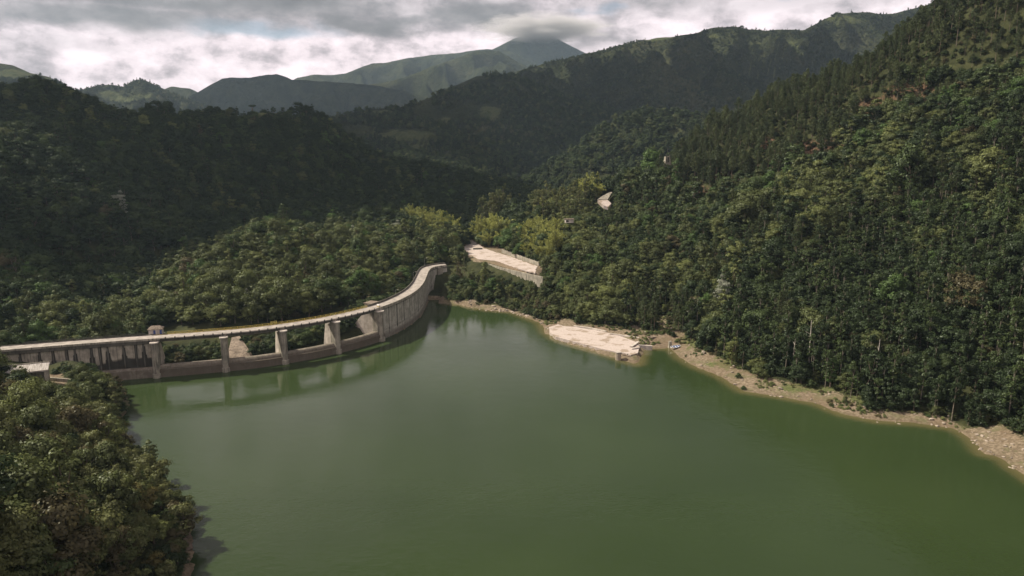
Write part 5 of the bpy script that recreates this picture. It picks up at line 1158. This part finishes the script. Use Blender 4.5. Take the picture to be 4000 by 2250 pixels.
# scrub and dry weeds creeping out of the forest edge over the bare bank
qx_, qy_ = tree_sites((-60, 100), (190, 480), 1.7, jitter=.5, seed=15); kk_ = inside(BARE, qx_, qy_) & ~inside(SLAB, qx_, qy_) & ~inside(LAKE, qx_, qy_) & (seg_dist(SLAB, qx_, qy_) > 2) & (seg_dist(LAKE, qx_, qy_) > 1.6)
dt_ = seg_dist(np.array(TREELINE), qx_, qy_, closed=False); kk_ &= (fbm(qx_, qy_, 11, 3, 71) + .55 * np.exp(-dt_ / 3.0) > .33); qx_, qy_ = qx_[kk_], qy_[kk_]; n = len(qx_); s_ = rng.uniform(.07, .19, n)
mass('scrub', 'dry scrub and weeds on the bare bank', [('broadleaf_tree', v) for v in range(8)], np.stack([qx_, qy_, ground(qx_, qy_) - .25], 1), rng.randint(0, 8, n), np.stack([np.zeros(n), np.zeros(n), rng.uniform(0, 6.28, n)], 1), np.stack([s_ * 1.3, s_ * 1.3, s_ * .8], 1), tints(rng.choice(['mid green', 'olive', 'warm olive', 'brownish'], n, p=[.2, .35, .3, .15])) * 1.5)
# ---- bushes on the open bank, rocks along the water
def shrub(qx, qy, s, c, lab):
    g = W(qx, qy, 2.5); z = float(ground(g[0], g[1])); plant('broadleaf_tree', int(rng.randint(6)), g[0], g[1], z - .5, s, float(rng.uniform(0, 6)), c, lab, 'bush', 'bushes on the open bank').name = 'bush'
for (qx, qy, s, c, lab) in [(2445, 1287, .34, 'dark green', 'dark bush on the bank above the apron'), (2462, 1290, .28, 'mid green', 'small green bush beside the dark bush above the apron'), (2475, 1296, .26, 'olive', 'olive bush on the bank nearest the long kerb'),
        (2612, 1310, .36, 'mid green', 'low bush at the foot of the dirt track'), (2630, 1316, .33, 'dark green', 'dark low bush beside the dirt track'), (2690, 1318, .34, 'olive', 'olive bush on the grass above the boat'),
        (2960, 1470, .62, 'olive', 'broad olive bush on the open right bank'), (2985, 1478, .55, 'olive', 'second olive bush at the edge of the dark trees'), (2885, 1462, .30, 'mid green', 'small bush near the crumbling red bank'),
        (3395, 1588, .5, 'dark green', 'dark bush where the bank turns rocky'), (2905, 1500, .24, 'mid green', 'tiny bush right above the waterline'), (3300, 1565, .3, 'olive', 'low olive bush on the striped grass bank'), (3890, 1650, .5, 'mid green', 'bush at the top of the stony beach')]: shrub(qx, qy, s, c, lab)
def rock_mesh(seed):
    bm = bmesh.new(); bmesh.ops.create_icosphere(bm, subdivisions=2, radius=1); r = np.random.RandomState(seed); ax = rnd_dirs(r, 7); cut = r.uniform(.55, .9, 7)
    for v in bm.verts:
        p = np.array(v.co)
        for a, c in zip(ax, cut):
            e = p @ a
            if e > c: p = p - a * (e - c)
        v.co = p * np.array([1.2, .9, .75])
    me = bpy.data.meshes.new('rock'); bm.to_mesh(me); bm.free(); me.materials.append(M['rock']); return me
RM = [rock_mesh(i) for i in range(5)]
RD = [rock_mesh(i + 20) for i in range(3)]
for q_ in RD: q_.materials[0] = M['dark_rock']
def rock(x, y, s, lab, grp, dark=False):
    o = bpy.data.objects.new('rock', RD[rng.randint(3)] if dark else RM[rng.randint(5)]); col.objects.link(o); o.location = (x, y, float(ground(x, y)) + s * .15); o.scale = (s, s, s * rng.uniform(.6, 1)); o.rotation_euler = (rng.uniform(-.3, .3), rng.uniform(-.3, .3), rng.uniform(0, 6.28)); tag(o, lab, 'rock', grp)
for (a, c, n_, smin, smax, lab) in [(1810, 2060, 40, .4, 1.1, 'pale broken rock on the shore beside the dam'), (2060, 2150, 10, .4, .9, 'pale rock at the left tip of the apron'), (2660, 2900, 12, .3, .8, 'small rock on the bank below the track'), (2900, 3400, 18, .3, .8, 'brown rock along the crumbling right bank'), (3400, 3760, 14, .35, .9, 'dark rock on the shaded right bank'), (3790, 4000, 40, .2, .7, 'pale stone on the beach at the lower right')]:
    for k in range(n_):
        qx = rng.uniform(a, c); sy = np.interp(qx, [p[0] for p in SHORE_PX], [p[1] for p in SHORE_PX]); ty = np.interp(qx, [p[0] for p in TREELINE_PX], [p[1] for p in TREELINE_PX]); g = W(qx, sy + (ty - sy) * rng.uniform(.0, .75) ** 1.4, .8); rock(g[0], g[1], rng.uniform(smin, smax), lab, lab.replace('rock', 'rocks').replace('stone ', 'stones '))
for (qx, qy, s, lab) in [(2235, 1234, 1.5, 'large pale boulder below the trees above the apron'), (2395, 1271, .9, 'small white boulder in the middle of the dirt bank'), (2521, 1300, .9, 'white boulder next to the timber beams'), (2620, 1296, 1.0, 'pale boulder in the low bush by the track'), (2748, 1378, 1.7, 'large grey boulder at the forest edge beyond the boat'), (3333, 1618, 1.1, 'single pale boulder on the right bank near the water')]:
    g = W(qx, qy, 2.5); rock(g[0], g[1], s, lab, None)
for k in range(34):
    i = rng.randint(3, 12); a, bq_ = LEFT_SHORE[i], LEFT_SHORE[min(i + 1, 12)]; g = a + (bq_ - a) * rng.rand() + rng.normal(0, .5, 2); rock(g[0] - .6, g[1], rng.uniform(.5, 1.7), 'dark reddish rock at the foot of the near left bank', 'dark rocks of the left bank', True)
# ------------------------------------------------------------------ clouds added out of view, cut to shade the dark hill and mountain flanks
def shade_cloud_mat():
    m, b, out = material('shade_cloud_white'); d = b.new('ShaderNodeBsdfDiffuse'); d.inputs[0].default_value = (.85, .85, .86, 1); t = b.new('ShaderNodeBsdfTranslucent'); t.inputs[0].default_value = (.6, .6, .62, 1); mx = b.new('ShaderNodeMixShader'); mx.inputs[0].default_value = .35
    nt_link(b.nt, d.outputs[0], mx.inputs[1]); nt_link(b.nt, t.outputs[0], mx.inputs[2]); nt_link(b.nt, mx.outputs[0], out.inputs[0]); return m
M['cloud'] = shade_cloud_mat()
def cloud(target, zt, H, thick, label, step, seed):  # added shade caster: target outlines the ground to be darkened
    k = (H - zt) / SUN_DIR.z; P = np.array(target, float) + np.array([SUN_DIR.x * k, SUN_DIR.y * k])
    lo, hi = P.min(0) - step * 6, P.max(0) + step * 6; xs = np.arange(lo[0], hi[0], step); ys = np.arange(lo[1], hi[1], step); CX, CY = np.meshgrid(xs, ys); wob = step * 1.3
    UX = CX + wob * fbm(CX, CY, step * 14, 4, seed); UY = CY + wob * fbm(CX, CY, step * 14, 4, seed + 9); ins = inside(P, UX, UY); e = np.where(ins, seg_dist(P, UX, UY), 0); h = np.sqrt(np.minimum(e / (step * 10), 1))
    top = H + h * thick * (.75 + .6 * fbm(CX, CY, step * 9, 5, seed + 3)); bot = H - h * thick * .22 * (1 + .8 * fbm(CX, CY, step * 7, 3, seed + 4)); q = grid_faces(len(xs), len(ys)); kk = ins.ravel()[q].any(1); q = q[kk]; n = CX.size
    V = np.concatenate([np.stack([CX, CY, top], -1).reshape(-1, 3), np.stack([CX, CY, bot], -1).reshape(-1, 3)]); used, inv = np.unique(np.concatenate([q, q[:, ::-1] + n]).ravel(), return_inverse=True)
    tag(mesh_np('cloud', V[used], inv.reshape(-1, 4), M['cloud']), label, None, None, 'stuff')
cloud([(-900, 1150), (-80, 1120), (0, 900), (-95, 740), (-185, 665), (-250, 600), (-300, 545), (-325, 475), (-345, 428), (-360, 392), (-490, 390), (-490, 470), (-410, 500), (-350, 495), (-318, 535), (-318, 585), (-365, 650), (-450, 610), (-540, 630), (-900, 650)], 70, 1500, 260, 'unseen cloud added to shade the dark left hill', 16, 4)
cloud([(-600, 1450), (-200, 1350), (250, 1420), (800, 1600), (1500, 1900), (1900, 2750), (1300, 2700), (700, 2600), (450, 2420), (200, 2540), (-300, 2350), (-600, 1900)], 340, 1750, 380, 'unseen cloud added to shade the long dark ridge', 32, 14)
cloud([(-2600, 3300), (-1500, 3050), (-900, 3150), (-450, 3400), (-300, 3900), (-700, 4300), (-1500, 4500), (-2600, 4300)], 350, 2300, 500, 'far unseen cloud added to shade the blue mountains', 55, 24)
def cap_cloud():
    m = bpy.data.materials.new('cloud_vapour'); m.use_nodes = True; nt = m.node_tree; nt.nodes.clear(); b = NB(nt); out = b.new('ShaderNodeOutputMaterial'); v = b.new('ShaderNodeVolumePrincipled')
    oc = b.new('ShaderNodeTexCoord').outputs['Object']; ln = b.new('ShaderNodeVectorMath', operation='LENGTH'); nt_link(nt, oc, ln.inputs[0])
    n = b.noise(oc, 2.6, 5, .6); d = b.smooth(b.math('ADD', b.math('SUBTRACT', 1.0, ln.outputs['Value']), b.math('MULTIPLY', b.math('SUBTRACT', n, .5), 1.5)), .12, .75)
    b.put(v.inputs['Density'], b.math('MULTIPLY', d, .012)); v.inputs['Color'].default_value = (.98, .96, .97, 1); v.inputs['Anisotropy'].default_value = .1; nt_link(nt, v.outputs[0], out.inputs['Volume'])
    o = MB().box((0, 0, 0), (2, 2, 2)).build('cloud', m); q = D(2125, 112, 7550); o.location = tuple(q); o.scale = (760, 560, 150); tag(o, 'grey cloud cap wrapped over the highest peak', None, None, 'stuff')
cap_cloud()
# ------------------------------------------------------------------ air
def haze():
    m = bpy.data.materials.new('air_haze'); m.use_nodes = True; nt = m.node_tree; nt.nodes.clear(); b = NB(nt); out = b.new('ShaderNodeOutputMaterial'); v = b.new('ShaderNodeVolumePrincipled')
    v.inputs['Color'].default_value = (.58, .78, .98, 1); v.inputs['Density'].default_value = HAZE_DENSITY; v.inputs['Anisotropy'].default_value = 0.2; nt_link(nt, v.outputs[0], out.inputs['Volume'])
    o = MB().box((0, 3075, 560), (11000, 7350, 1250)).build('haze', m); tag(o, 'thin blue air between the near slopes and the far mountains', None, None, 'stuff')
HAZE_DENSITY = 4.3e-5
haze()
